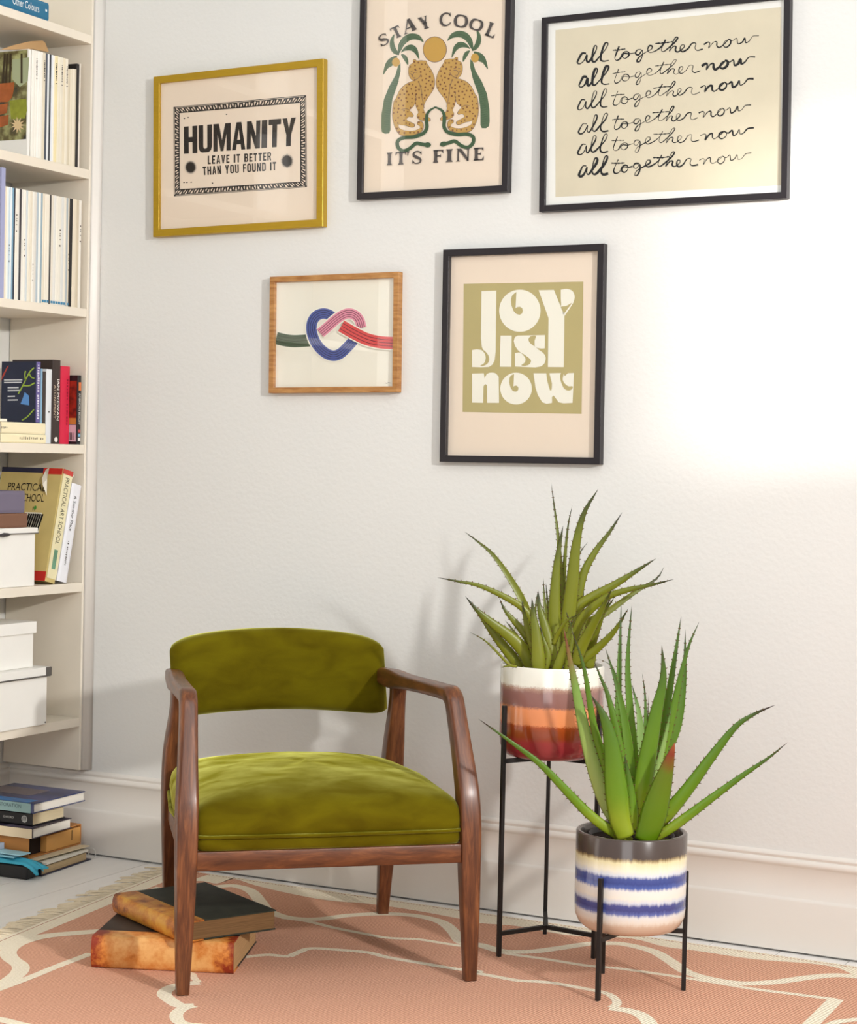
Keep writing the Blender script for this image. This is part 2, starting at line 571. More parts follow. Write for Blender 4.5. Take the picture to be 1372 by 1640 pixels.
for cx, cy, r in ((365, 806, 44), (1027, 763, 46)):
    b = MB()
    pts = []
    for i in range(52):
        rr = r*(1.0 if i % 2 == 0 else 0.66)
        a = 2*math.pi*i/52
        pts.append((cx+rr*math.cos(a), cy+rr*1.14*math.sin(a)))
    fill(b, F, pts)
    F.sub('sunburst_motif', b, M_ink)
for x, y in ((322, 470), (348, 464), (612, 442), (320, 910), (340, 910), (369, 908), (515, 914)):
    b = MB()
    fill(b, F, circ(x, y, 6, 4, 7))
    F.sub('ink_speck', b, M_ink)

# ---- 2 STAY COOL ---------------------------------------------------------------
F = Frame('tall black framed print with two leopards and palm trees', (577.5, -92), (819, -121), (814.5, 308), (570.6, 318.4), 0.0185, M_black, M_blush)
F.map = crop(4.9, 560, 0)
M_green = mat('leaf_green_ink', (86, 108, 78), 0.8, 0.2, noise=0.12, nscale=60)
M_green2 = mat('dark_green_ink', (62, 88, 58), 0.8, 0.2)
M_ochre = mat('ochre_ink', (196, 156, 84), 0.8, 0.2, noise=0.06, nscale=30)
M_gold_ink = mat('sun_ink', (198, 156, 74), 0.8, 0.2)
M_brown = mat('brown_ink', (128, 84, 52), 0.8, 0.2)
M_line = mat('outline_ink', (120, 96, 84), 0.8, 0.2)
M_violet = mat('violet_ink', (112, 104, 124), 0.8, 0.2)
def mir(p):
    return (1344-p[0], p[1]-0.055*(1344-2*p[0]))
leo = [(497, 472), (506, 468), (517, 470), (526, 478), (560, 475), (580, 478), (592, 477), (601, 484), (603, 498), (630, 535), (655, 585), (666, 635), (660, 690), (630, 740), (596, 790), (580, 830), (578, 860), (592, 892), (612, 917), (630, 930), (630, 950), (595, 950), (560, 943), (534, 928), (528, 905), (540, 880), (524, 845), (512, 806), (500, 832), (466, 864), (484, 882), (499, 904), (491, 918), (466, 914), (450, 924), (444, 944), (478, 960), (508, 976), (504, 994), (480, 998), (442, 985), (404, 980), (382, 976), (386, 1005), (430, 1026), (490, 1030), (540, 1015), (554, 1000), (549, 986), (531, 975), (534, 956), (555, 950), (574, 968), (577, 1000), (558, 1036), (500, 1060), (432, 1066), (392, 1055), (366, 1022), (346, 972), (334, 900), (345, 800), (362, 775), (390, 712), (430, 668), (480, 642), (500, 634), (482, 620), (466, 595), (461, 552), (470, 512), (496, 496)]
def inside(p, poly):
    x, y = p
    c = False
    for i in range(len(poly)):
        (x0, y0), (x1, y1) = poly[i], poly[i-1]
        if (y0 > y) != (y1 > y) and x < (x1-x0)*(y-y0)/(y1-y0)+x0:
            c = not c
    return c
random.seed(11)
spots = []
while len(spots) < 92:
    p = (random.uniform(340, 665), random.uniform(480, 1060))
    if inside(p, leo) and all(math.hypot(p[0]-q[0], p[1]-q[1]) > 27 for q in spots) and all(inside((p[0]+dx, p[1]+dy), leo) for dx, dy in ((8, 0), (-8, 0), (0, 8), (0, -8))) and not (465 < p[0] < 545 and 545 < p[1] < 625):
        spots.append(p)
    elif random.random() < 0.0004:
        break
palm_tr = [(398, 495), (399, 560), (376, 660), (334, 780), (319, 900), (319, 1020), (308, 1046), (275, 1050), (252, 1036), (247, 1000), (249, 900), (268, 780), (308, 680), (358, 590), (378, 520)]
fronds = [[(384, 432), (345, 420), (316, 375), (318, 312), (350, 268), (346, 320), (360, 375), (384, 415)],
          [(378, 425), (382, 350), (420, 290), (480, 262), (545, 276), (580, 332), (540, 314), (480, 314), (430, 350), (400, 400)],
          [(400, 412), (436, 365), (488, 350), (530, 385), (545, 468), (512, 420), (474, 396), (430, 400)],
          [(402, 428), (436, 432), (456, 465), (457, 510), (430, 478)],
          [(372, 440), (318, 455), (280, 500), (261, 588), (300, 536), (336, 512)]]
snake = [(682, 838), (655, 850), (622, 872), (605, 905), (602, 950), (604, 1000), (578, 1045), (505, 1074), (425, 1080), (376, 1108), (380, 1158), (420, 1184), (470, 1165), (520, 1125), (565, 1132), (610, 1138)]
for side in (0, 1):
    mm = mir if side else (lambda p: p)
    b = MB()
    fill(b, F, [mm(p) for p in palm_tr], 1)
    for i, fr in enumerate(fronds):
        fill(b, F, [mm(p) for p in sm2(fr, 4, True)], 1)
    pm = F.sub('palm_tree_motif', b, M_green)
    b = MB()
    for i in range(4, 26):                           # rings of the trunk, midribs
        y = 560+i*18
        x0 = 349 if y < 600 else 345-(y-600)*0.36 if y < 780 else 276-(y-780)*0.07
        stroke(b, F, [mm((x0+14-(8 if y > 640 else -2), y)), mm((x0+54-(8 if y > 640 else 0), y+6))], 3, 2, 2)
    F.sub('trunk_rings', b, M_green2)
    for fr in ([(382, 425), (410, 340), (480, 290), (560, 312)], [(402, 410), (450, 378), (500, 378), (540, 450)], [(380, 428), (338, 380), (332, 310)], [(368, 445), (320, 480), (270, 565)]):
        b = MB()
        stroke(b, F, [mm(p) for p in fr], 3, 2, 5)
        F.sub('frond_midrib', b, M_green2)
    b = MB()
    fill(b, F, circ(*mm((362, 488)), 31, 35), 3)
    F.sub('coconut_motif', b, M_gold_ink)
    b = MB()
    stroke(b, F, [mm(p) for p in leo+leo[:1]], 5, 2, 2)
    stroke(b, F, [mm(p) for p in [(540, 640), (560, 700), (566, 760), (585, 850)]], 4, 5, 5)
    stroke(b, F, [mm(p) for p in [(512, 806), (520, 770), (512, 740)]], 4, 5, 5)
    stroke(b, F, [mm(p) for p in [(466, 864), (440, 852), (405, 860)]], 4, 5, 5)
    stroke(b, F, [mm(p) for p in [(500, 634), (540, 610), (560, 580)]], 4, 5, 5)
    stroke(b, F, [mm(p) for p in [(476, 575), (490, 590), (505, 570), (530, 568)]], 4, 5, 5)
    stroke(b, F, [mm(p) for p in [(490, 590), (500, 610), (515, 606)]], 4, 5, 5)
    stroke(b, F, [mm(p) for p in [(478, 560), (494, 556)]], 5, 5, 2)
    stroke(b, F, [mm(p) for p in [(515, 552), (532, 556)]], 5, 5, 2)
    F.sub('leopard_outline', b, M_line)
    b = MB()
    fill(b, F, [mm(p) for p in leo], 3)
    F.sub('leopard_motif', b, M_ochre)
    b = MB()
    for p in spots:
        q = mm(p)
        fill(b, F, circ(q[0], q[1], random.uniform(5, 8.5), random.uniform(6, 9), 8), 4)
    F.sub('leopard_spots', b, M_brown)
    b = MB()
    stroke(b, F, [mm(p) for p in snake], lambda t: 8+20*min(1, t*4), 5, 6)
    fill(b, F, [mm(p) for p in circ(610, 1137, 27, 20)], 6)
    F.sub('snake_motif', b, M_green2)
b = MB()
fill(b, F, circ(667, 388, 94, 102), 1)
F.sub('sun_outline', b, M_line)
b = MB()
fill(b, F, circ(667, 388, 89, 97), 2)
F.sub('sun_motif', b, M_gold_ink)
# flared roman capitals: thick wedge strokes and thin hairlines, unit box, y up
def wedge(x0, x1, y0=0, y1=1, fl=.1):
    m_ = (y0+y1)/2
    return [(x0-fl, y0), (x1+fl, y0), (x1-.02, y0+.16), (x1-.04, m_), (x1-.02, y1-.16), (x1+fl, y1), (x0-fl, y1), (x0+.02, y1-.16), (x0+.04, m_), (x0+.02, y0+.16)]
RM = {
 'S': [('s', [(.86, .8), (.74, .92), (.5, .97), (.24, .9), (.16, .74), (.3, .58), (.6, .46), (.82, .32), (.82, .14), (.6, .04), (.34, .04), (.12, .16)], lambda t: .1+.17*math.exp(-((t-.5)/.2)**2)), ('p', [(.9, 1), (.92, .66), (.78, .82)]), ('p', [(.06, 0), (.06, .34), (.22, .16)])],
 'T': [('p', wedge(.34, .70, 0, 1, .1)), ('p', [(0, 1), (1, 1), (1, .7), (.86, .9), (.14, .9), (0, .7)])],
 'A': [('p', [(.36, 1), (.58, 1), (.92, .1), (1, 0), (.56, 0), (.64, .1)]), ('p', [(.4, 1), (.46, .92), (.18, .1), (.32, 0), (0, 0), (.1, .1)]), ('p', [(.24, .3), (.7, .3), (.68, .38), (.26, .38)])],
 'Y': [('p', wedge(.34, .68, 0, .5, .1)), ('p', [(0, 1), (.46, 1), (.40, .92), (.68, .45), (.36, .42), (.08, .92)]), ('p', [(.66, 1), (1, 1), (.9, .92), (.64, .42), (.52, .46), (.8, .92)])],
 'C': [('s', [(.92, .76), (.8, .92), (.55, .97), (.25, .85), (.12, .5), (.25, .15), (.55, .03), (.8, .08), (.95, .22)], lambda t: .08+.15*math.exp(-((t-.5)/.24)**2)), ('p', [(.98, 1), (.98, .6), (.84, .82)])],
 'O': [('s', [(.5, .96), (.2, .85), (.1, .5), (.2, .15), (.5, .04)], lambda t: .08+.13*math.sin(math.pi*t)), ('s', [(.5, .04), (.8, .15), (.9, .5), (.8, .85), (.5, .96)], lambda t: .08+.13*math.sin(math.pi*t))],
 'L': [('p', wedge(.12, .46, 0, 1, .08)), ('p', [(.1, 0), (1, 0), (1, .34), (.84, .1), (.2, .1)])],
 'I': [('p', wedge(.2, .8, 0, 1, .2))],
 "'": [('p', [(.2, 1), (.9, 1), (.4, .62)])],
 'F': [('p', wedge(.12, .48, 0, 1, .08)), ('p', [(.1, 1), (1, 1), (1, .68), (.84, .9), (.2, .9)]), ('p', [(.4, .56), (.7, .56), (.78, .68), (.78, .36), (.7, .47), (.4, .47)])],
 'N': [('p', [(.0, 1), (.36, 1), (.86, .2), (.86, 0), (.8, 0), (.16, .9)]), ('p', [(.1, 1), (.2, 1), (.2, .1), (.3, 0), (0, 0), (.1, .1)]), ('p', [(.7, 1), (1, 1), (.9, .9), (.9, 0), (.8, 0), (.8, .9)])],
 'E': [('p', wedge(.12, .48, 0, 1, .08)), ('p', [(.1, 1), (.96, 1), (.96, .7), (.8, .9), (.2, .9)]), ('p', [(.1, 0), (1, 0), (1, .34), (.84, .1), (.2, .1)]), ('p', [(.4, .56), (.66, .56), (.74, .66), (.74, .36), (.66, .47), (.4, .47)])],
}
def roman(b, F, ch, P, U, V, lay=7):
    f = lambda u, v: (P[0]+U[0]*u+V[0]*v, P[1]+U[1]*u+V[1]*v)
    sc = math.hypot(*U)
    for it in RM[ch]:
        if it[0] == 'p':
            fill(b, F, [f(u, v) for u, v in it[1]], lay)
        else:
            stroke(b, F, [f(u, v) for u, v in it[1]], (lambda t, w=it[2]: w(t)*sc), lay, 5)
#      letter, bottom-left, bottom-right, top-left
for ch, bl, br, tl in (('S', (246, 372), (318, 330), (212, 292)), ('T', (352, 308), (420, 278), (312, 226)), ('A', (424, 275), (530, 228), (408, 170)), ('Y', (566, 236), (640, 214), (530, 142)),
                       ('C', (706, 212), (798, 196), (700, 110)), ('O', (812, 208), (922, 222), (822, 108)), ('O', (926, 220), (1030, 252), (956, 136)), ('L', (1052, 272), (1126, 302), (1094, 168))):
    U = (br[0]-bl[0], br[1]-bl[1])
    V = (tl[0]-bl[0], tl[1]-bl[1])
    b = MB()
    roman(b, F, ch, bl, U, V)
    F.sub('headline_letter', b, M_ink3)
for ch, x0, x1 in (('I', 288, 332), ('T', 358, 440), ("'", 444, 466), ('S', 486, 568), ('F', 648, 732), ('I', 752, 808), ('N', 832, 944), ('E', 966, 1050)):
    y0 = 1298-(x0-288)*0.055
    b = MB()
    roman(b, F, ch, (x0, y0), (x1-x0, -(x1-x0)*0.055), (2, -100))
    F.sub('footer_letter', b, M_ink3)

# ---- 3 all together now -----------------------------------------------------------
F = Frame('wide black framed print of handwritten lines all together now', (864.8, 24.6), (1265, -9.5), (1260, 316.5), (864.8, 339.5), 0.0165, M_black, M_white_paper)
F.map = crop(3.0489, 850, 0)
b = MB()
fill(b, F, [(120, 147), (1222, 34), (1222, 905), (120, 962)], 1)
F.sub('stone_sheet', b, M_stone)
W_all = [[(268, 262), (250, 262), (236, 285), (228, 305), (240, 312), (258, 298), (272, 268), (270, 295), (280, 303), (298, 278), (318, 245), (322, 224), (310, 224), (300, 260), (298, 294), (312, 300), (334, 278), (366, 240), (376, 214), (362, 214), (346, 258), (342, 290), (356, 300), (380, 296)]]
W_tog = [[(430, 224), (414, 262), (408, 284), (418, 293), (436, 284), (447, 262), (463, 252), (478, 258), (478, 274), (462, 286), (447, 278), (455, 262), (480, 264), (505, 258)],
         [(538, 240), (518, 243), (510, 260), (525, 266), (542, 244), (542, 272), (530, 298), (516, 298), (528, 276), (560, 256), (590, 240), (592, 226), (578, 226), (570, 245), (582, 258), (612, 246), (640, 222), (656, 194)],
         [(656, 194), (642, 222), (636, 244), (646, 251), (664, 240), (702, 208), (718, 184), (706, 184), (690, 214), (674, 252), (694, 229), (709, 228), (706, 246), (720, 252), (746, 232), (748, 219), (735, 220), (730, 239), (742, 251), (766, 238), (784, 214), (804, 213), (800, 236), (812, 246), (840, 238)]]
W_cross = [[(398, 245), (430, 242), (462, 240)], [(608, 212), (650, 209), (692, 205)]]
W_now = [[(845, 216), (866, 206), (873, 214), (868, 236), (888, 210), (905, 205), (906, 224), (917, 232), (936, 220), (962, 196), (946, 202), (940, 221), (955, 230), (974, 216), (976, 197), (963, 191), (985, 200), (1004, 188), (1010, 214), (1030, 205), (1042, 184), (1047, 207), (1066, 199), (1084, 178), (1114, 175)]]
lines = [(0, 0, 9, 7, 6, 1.0), (115, 103, 11, 4.5, 11, .97), (226, 208, 6.5, 5, 9, .97), (342, 336, 7, 5.5, 6, .95), (442, 449, 7.5, 4.5, 6.5, .97), (548, 573, 11, 7, 4, .95)]
def jig(p, i, L):
    x, y = p
    t = (x-225)/890
    xs = 225+(x-225)*lines[i][5]+(6 if i % 2 else 0)
    return (xs+math.sin(x*0.05+i*2)*1.5, y+L[0]+(L[1]-L[0])*t+math.cos(x*0.06+i)*1.6)
for i, L in enumerate(lines):
    b = MB()
    for ws, w in ((W_all, L[2]), (W_tog, L[3]), (W_cross, L[3]), (W_now, L[4])):
        for st in ws:
            ph = random.random()*6
            stroke(b, F, [jig(p, i, L) for p in st], lambda t, w=w, ph=ph: w*(0.85+0.35*math.sin(t*23+ph)), 2, 5)
    F.sub('handwritten_line', b, M_ink2)

# ---- 4 knot ------------------------------------------------------------------------
F = Frame('small oak framed print of a ribbon tied in a heart knot', (430, 441.3), (637, 437), (637, 630), (431.4, 627.6), 0.0165, M_oak, M_cream, recess=0.013)
F.map = crop(5.717, 420, 420)
M_kg = mat('knot_green', (62, 84, 62), 0.8, 0.2)
M_kb = mat('knot_blue', (78, 94, 160), 0.8, 0.2)
M_kp = mat('knot_pink', (226, 146, 168), 0.8, 0.2)
M_kr = mat('knot_red', (214, 74, 76), 0.8, 0.2)
M_kl = mat('knot_line', (34, 34, 66), 0.8, 0.2)
M_kl2 = mat('knot_line_plum', (92, 34, 54), 0.8, 0.2)
M_kl3 = mat('knot_line_green', (28, 44, 30), 0.8, 0.2)
def band(name, pts, w, m_, ml, lay, halo=True, nl=3):
    P = sm2(pts, 8)
    if halo:
        b = MB()
        stroke(b, F, P, w+22, lay, smooth=False)
        F.sub(name+'_edge', b, M_letter)
    b = MB()
    stroke(b, F, P, w, lay+1, smooth=False)
    o = F.sub(name, b, m_)
    b = MB()
    N = len(P)
    for k in range(nl):
        off = w*((k+1)/(nl+1)-0.5)
        q = []
        for i in range(N):
            a, c = P[max(i-1, 0)], P[min(i+1, N-1)]
            L = math.hypot(c[0]-a[0], c[1]-a[1]) or 1
            q.append((P[i][0]-(c[1]-a[1])/L*off, P[i][1]+(c[0]-a[0])/L*off))
        stroke(b, F, q, 5, lay+2, smooth=False)
    F.sub(name+'_lines', b, ml)
band('green_ribbon', [(127, 694), (200, 712), (270, 722), (350, 721), (440, 714)], 112, M_kg, M_kl3, 1)
band('blue_ribbon', [(640, 500), (600, 477), (550, 470), (495, 492), (458, 545), (450, 620), (475, 710), (525, 785), (590, 838), (655, 856), (715, 835), (775, 780), (838, 712)], 96, M_kb, M_kl, 4, nl=4)
band('pink_ribbon', [(530, 650), (600, 590), (670, 528), (740, 482), (800, 468), (855, 490), (890, 535), (908, 600)], 92, M_kp, M_kl2, 8, nl=4)
band('red_ribbon', [(722, 582), (790, 622), (860, 660), (950, 702), (1030, 724), (1110, 736), (1200, 740)], 112, M_kr, M_kl2, 12)
b = MB()
stroke(b, F, [(1120, 1105), (1140, 1108), (1155, 1103), (1180, 1107)], 5, 1, 3)
F.sub('signature', b, M_ink3)

# ---- 5 JOY IS NOW -------------------------------------------------------------------
F = Frame('tall black framed print reading JOY IS NOW', (708, 399), (965.7, 391), (961.5, 745.4), (704.6, 738.4), 0.0185, M_black, M_blush, recess=0.016)
F.map = crop(4.3167, 690, 380)
b = MB()
fill(b, F, [(226, 322), (1053, 307), (1041, 1221), (218, 1208)], 1)
F.sub('olive_panel', b, M_olive)
def C_(*p):
    b = MB()
    fill(b, F, list(p), 2)
    F.sub('block_letter', b, M_letter)
def H_(*p):
    b = MB()
    fill(b, F, list(p), 3)
    F.sub('letter_cutout', b, M_olive)
# J
C_((349, 372), (451, 369), (447, 790), (440, 850), (425, 880), (400, 897), (345, 899), (284, 897), (284, 780), (318, 774), (350, 780), (372, 800), (352, 760), (345, 700))
H_(*(sm2([(352, 776), (376, 790), (398, 820), (402, 850), (390, 874), (365, 888), (340, 888), (365, 872), (377, 845), (374, 810)], 4, True)))
# O
C_(*circ(614, 508, 143, 146, 48))
H_((590, 378), (584, 490), (598, 482), (615, 480), (630, 490), (635, 508), (628, 528), (612, 536), (590, 530), (570, 508), (556, 470), (552, 430), (562, 400))
# Y
C_((744, 366), (849, 364), (922, 520), (918, 898), (808, 897), (812, 560))
C_(*sm2([(897, 362), (940, 357), (978, 372), (993, 410), (985, 450)], 5), (960, 490), (922, 545), (912, 530), (900, 478), (897, 420))
H_((850, 364), (897, 362), (896, 475), (905, 498), (921, 523), (905, 500))
H_(*sm2([(900, 480), (935, 474), (972, 455), (940, 500), (921, 522), (908, 505)], 4, True))
# I S
C_((481, 680), (558, 680), (555, 896), (475, 895))
C_(*sm2([(572, 718), (580, 692), (600, 680)], 4), (788, 676), (786, 768), (765, 770), (735, 766), (716, 750), *sm2([(740, 775), (775, 800), (792, 830), (785, 870), (760, 893)], 4), (722, 900), (580, 894), (580, 800), (610, 796), (628, 806), (600, 780), (580, 750))
H_(*sm2([(725, 682), (690, 684), (674, 705), (684, 730), (712, 752), (716, 750), (716, 715)], 4, True))
H_(*sm2([(625, 800), (660, 822), (690, 850), (680, 878), (650, 889), (624, 885), (648, 865), (652, 835)], 4, True))
# N
C_((284, 942), (365, 940), (370, 975), *sm2([(385, 945), (410, 936), (445, 940), (468, 965)], 4), (470, 1145), (388, 1145), (388, 1040), *sm2([(386, 1022), (374, 1016), (363, 1030)], 3), (360, 1145), (284, 1143))
# O
C_(*circ(588, 1046, 109, 110, 44))
H_((574, 945), (570, 1032), (580, 1026), (592, 1026), (602, 1035), (604, 1050), (596, 1064), (582, 1067), (565, 1062), (550, 1040), (541, 1005), (542, 975), (552, 955))
# W
C_((708, 940), (796, 940), (805, 1000), (822, 1058), *sm2([(832, 1058), (835, 1040), (836, 1010)], 3), (818, 940), (915, 938), (924, 960), (945, 940), (988, 938), (978, 1145), (915, 1148), (880, 1140), (848, 1095), (836, 1105), (837, 1145), (800, 1152), (768, 1140), (738, 1090), (722, 1040))
H_(*sm2([(910, 985), (925, 1012), (950, 1030), (978, 1030), (974, 1050), (948, 1060), (920, 1045), (902, 1010), (893, 975), (897, 940), (916, 938), (914, 960)], 3, True))
H_((836, 1155), (837, 1105), (846, 1094), (858, 1108), (880, 1138), (860, 1150))

# ------------------------------------------------------------------ rug
RZ = 0.006            # top of the rug
def rug_mat(name, c1, c2):
    M = bpy.data.materials.new(name)
    M.use_nodes = True
    nt = M.node_tree
    b = nt.nodes['Principled BSDF']
    b.inputs['Roughness'].default_value = 0.95
    b.inputs['Specular IOR Level'].default_value = 0.1
    tc = nt.nodes.new('ShaderNodeTexCoord')
    mp = nt.nodes.new('ShaderNodeMapping')
    mp.inputs['Rotation'].default_value = (0, 0, math.radians(8))
    nt.links.new(tc.outputs['Object'], mp.inputs['Vector'])
    w = nt.nodes.new('ShaderNodeTexWave')
    w.wave_type = 'BANDS'
    w.bands_direction = 'X'
    w.inputs['Scale'].default_value = 38
    w.inputs['Distortion'].default_value = 1.4
    w.inputs['Detail'].default_value = 2
    w.inputs['Detail Scale'].default_value = 3
    nt.links.new(mp.outputs['Vector'], w.inputs['Vector'])
    n = nt.nodes.new('ShaderNodeTexNoise')
    n.inputs['Scale'].default_value = 260
    nt.links.new(mp.outputs['Vector'], n.inputs['Vector'])
    a = nt.nodes.new('ShaderNodeMath')
    a.operation = 'MULTIPLY_ADD'
    a.inputs[1].default_value = 0.55
    nt.links.new(w.outputs['Fac'], a.inputs[0])
    sc = nt.nodes.new('ShaderNodeMath')
    sc.operation = 'MULTIPLY'
    sc.inputs[1].default_value = 0.45
    nt.links.new(n.outputs['Fac'], sc.inputs[0])
    nt.links.new(sc.outputs[0], a.inputs[2])
    r = nt.nodes.new('ShaderNodeValToRGB')
    r.color_ramp.elements[0].position = 0.1
    r.color_ramp.elements[1].position = 0.75
    r.color_ramp.elements[0].color = rgb(*c2)
    r.color_ramp.elements[1].color = rgb(*c1)
    nt.links.new(a.outputs[0], r.inputs['Fac'])
    nt.links.new(r.outputs['Color'], b.inputs['Base Color'])
    bp = nt.nodes.new('ShaderNodeBump')
    bp.inputs['Strength'].default_value = 0.7
    bp.inputs['Distance'].default_value = 0.004
    nt.links.new(a.outputs[0], bp.inputs['Height'])
    nt.links.new(bp.outputs['Normal'], b.inputs['Normal'])
    return M
M_rug = rug_mat('rug_terracotta', (230, 178, 150), (192, 136, 110))
M_rugc = rug_mat('rug_cream', (248, 238, 216), (234, 220, 194))
M_stitch = mat('rug_stitch', (176, 112, 84), 0.95, 0.1)
M_fringe = mat('fringe_cotton', (232, 216, 188), 0.95, 0.1)

cA = on(258, 1407, 2, RZ)            # back left corner
cA = Vector((-0.985, -0.048, RZ))
cB = Vector((2.35, -0.070, RZ))      # back right
cD = on(0, 1504, 2, RZ)              # on the left edge
dirL = (cD-cA).normalized()
cC = cA+dirL*3.0
cE = Vector((2.35, cC.y, RZ))
rug = thing('rug', 'flat-woven terracotta rug with cream wavy lines under the chair', 'rug', (0.4, -1.2, 0))
ro = Vector((0.4, -1.2, 0))
b = MB()
top = [cA, cB, cE, cC]
b.loft([[Vector((p.x, p.y, 0.0006)) for p in top[::-1]], [p.copy() for p in top[::-1]]], 0)
base_n = len(b.f)
def rp(x, y, lay=1):
    return on(x, y, 2, RZ+0.00025*lay)
NB = [0]
def rug_band(pts, w, lay=1, n=7, m_=1):
    NB[0] += 1
    lay = 1.0+0.09*NB[0]
    P = [(p[0], p[1]) for p in sm2(pts, n)]
    W = [rp(x, y, lay) for x, y in P]
    v = []
    N = len(W)
    for i, p in enumerate(W):
        t = (W[min(i+1, N-1)]-W[max(i-1, 0)])
        t.z = 0
        t.normalize()
        nn = Vector((-t.y, t.x, 0))
        ww = (w(i/(N-1)) if callable(w) else w)/2
        v += [p+nn*ww, p-nn*ww]
    b.add(v, [(2*i, 2*i+1, 2*i+3, 2*i+2) for i in range(N-1)], m_)
c5 = lambda l: [(x/2.744, 1360+y/2.744) for x, y in l]
c4 = lambda l: [(760+x/2.242, 1280+y/2.242) for x, y in l]
c1 = lambda l: [(240+x/2.45, 990+y/2.45) for x, y in l]
# cream border along the back edge: straight outer side, wavy inner side
inner = [(262, 1424), (316, 1411), (347, 1415), (373, 1407.5), (409, 1418), (464, 1431), (526, 1442), (591, 1447.5), (664, 1458), (734, 1471), (764, 1478), (827, 1483), (885, 1494), (925, 1499), (1010, 1503), (1063, 1516), (1117, 1523), (1206, 1536), (1295, 1543), (1340, 1550), (1372, 1563), (1420, 1572)]
L2 = RZ+0.00025
ins = [Vector((p.x, p.y, L2)) for p in [rp(x, y) for x, y in sm2(inner, 4)]]
v = []
for p in ins:
    t = min(max((p.x-cA.x)/(cB.x-cA.x), 0), 1)
    q = cA.lerp(cB, t)
    v += [Vector((q.x, q.y, L2)), p]
b.add(v, [(2*i, 2*i+1, 2*i+3, 2*i+2) for i in range(len(ins)-1)], 1)
# cream border along the fringed edge
nrm = Vector((-dirL.y, dirL.x, 0))
if nrm.x < 0:
    nrm = -nrm
b.add([Vector((cA.x, cA.y, L2)), Vector((cA.x, cA.y, L2))+nrm*0.06, Vector((cC.x, cC.y, L2))+nrm*0.06, Vector((cC.x, cC.y, L2))], [(0, 1, 2, 3)], 1)
b.add([Vector((cA.x, cA.y, L2+.0002))+nrm*0.012, Vector((cA.x, cA.y, L2+.0002))+nrm*0.0145, Vector((cC.x, cC.y, L2+.0002))+nrm*0.0145, Vector((cC.x, cC.y, L2+.0002))+nrm*0.012], [(0, 1, 2, 3)], 2)
# stitches along the back edge
i = 0
random.seed(3)
L = (cB-cA).length
x = 0.06
while x < L-0.3:
    p = cA+(cB-cA)*(x/L)
    d = random.uniform(0.004, 0.009)
    yy = p.y-0.011+random.uniform(-.0012, .0012)
    b.add([(p.x, yy, L2+.0003), (p.x+d, yy-0.001, L2+.0003), (p.x+d, yy-0.0045, L2+.0003), (p.x, yy-0.0035, L2+.0003)], [(3, 2, 1, 0)], 2)
    x += d+random.uniform(0.002, 0.006)
# wavy lines
rug_band(c1([(185, 1058), (260, 1054), (330, 1050), (395, 1070), (432, 1110), (462, 1146), (520, 1170), (600, 1181), (680, 1179), (780, 1166), (900, 1160), (1000, 1163), (1080, 1174), (1150, 1196), (1192, 1232), (1225, 1272)]) + c4([(20, 523), (100, 545), (200, 547), (300, 535), (400, 520), (470, 517), (540, 521), (640, 546), (700, 580), (760, 620), (850, 646), (960, 661), (1080, 656), (1200, 640), (1300, 632), (1400, 640)]), 0.036, 1)
rug_band(c1([(520, 1176), (620, 1190), (720, 1214), (830, 1236), (930, 1254), (1050, 1260), (1150, 1275), (1250, 1289)]) + c4([(0, 522), (100, 551), (250, 573), (400, 597), (520, 608), (700, 633), (850, 656), (1000, 681), (1150, 700), (1300, 719)]), 0.02, 1)
rug_band(c4([(1298, 717), (1275, 740), (1250, 765), (1225, 790), (1190, 825), (1120, 900), (1040, 1000)]), 0.036, 1)
rug_band(c1([(372, 1330), (420, 1324), (470, 1321), (520, 1326), (548, 1327)]), 0.022, 1)
rug_band(c1([(545, 1328), (580, 1312), (630, 1296), (720, 1300), (850, 1311), (930, 1330), (1050, 1351), (1200, 1376), (1290, 1386)]) + c4([(0, 622), (60, 634), (150, 650), (230, 655), (290, 661), (400, 681), (470, 696), (503, 716), (510, 735), (492, 748)]), 0.022, 1)
rug_band(c4([(485, 750), (540, 757), (590, 771), (622, 797), (628, 825), (600, 870), (540, 905), (500, 950)]), 0.036, 1)
rug_band(c4([(1265, 815), (1300, 800), (1340, 794), (1400, 788)]), 0.024, 1)
rug_band(c5([(800, 540), (843, 548), (853, 566), (872, 586)]), 0.018, 1)
rug_band(c5([(875, 586), (800, 594), (742, 612), (722, 640), (770, 678), (800, 688), (852, 687)]), 0.034, 1)
rug_band(c5([(850, 687), (800, 702), (774, 730), (800, 765), (920, 780), (1060, 800), (1260, 850), (1420, 940), (1480, 1060)]), 0.03, 1)
rug_band(c5([(452, 359), (350, 367), (220, 379), (140, 394), (72, 418), (36, 450), (48, 480), (88, 510), (86, 538), (50, 570), (-20, 612), (-110, 650)]), 0.042, 1)
rug_band(c5([(400, 458), (250, 515), (130, 564), (-20, 620), (-120, 655)]), 0.026, 1)
rug_band(c5([(-160, 735), (-20, 745), (50, 760), (120, 776), (260, 800), (420, 850), (560, 930), (640, 1040)]), 0.03, 1)
rug_band(c5([(705, 168), (640, 190), (585, 200)]), 0.03, 1)
b.build('woven_field', [M_rug, M_rugc, M_stitch], rug, off=ro, fixn=False)
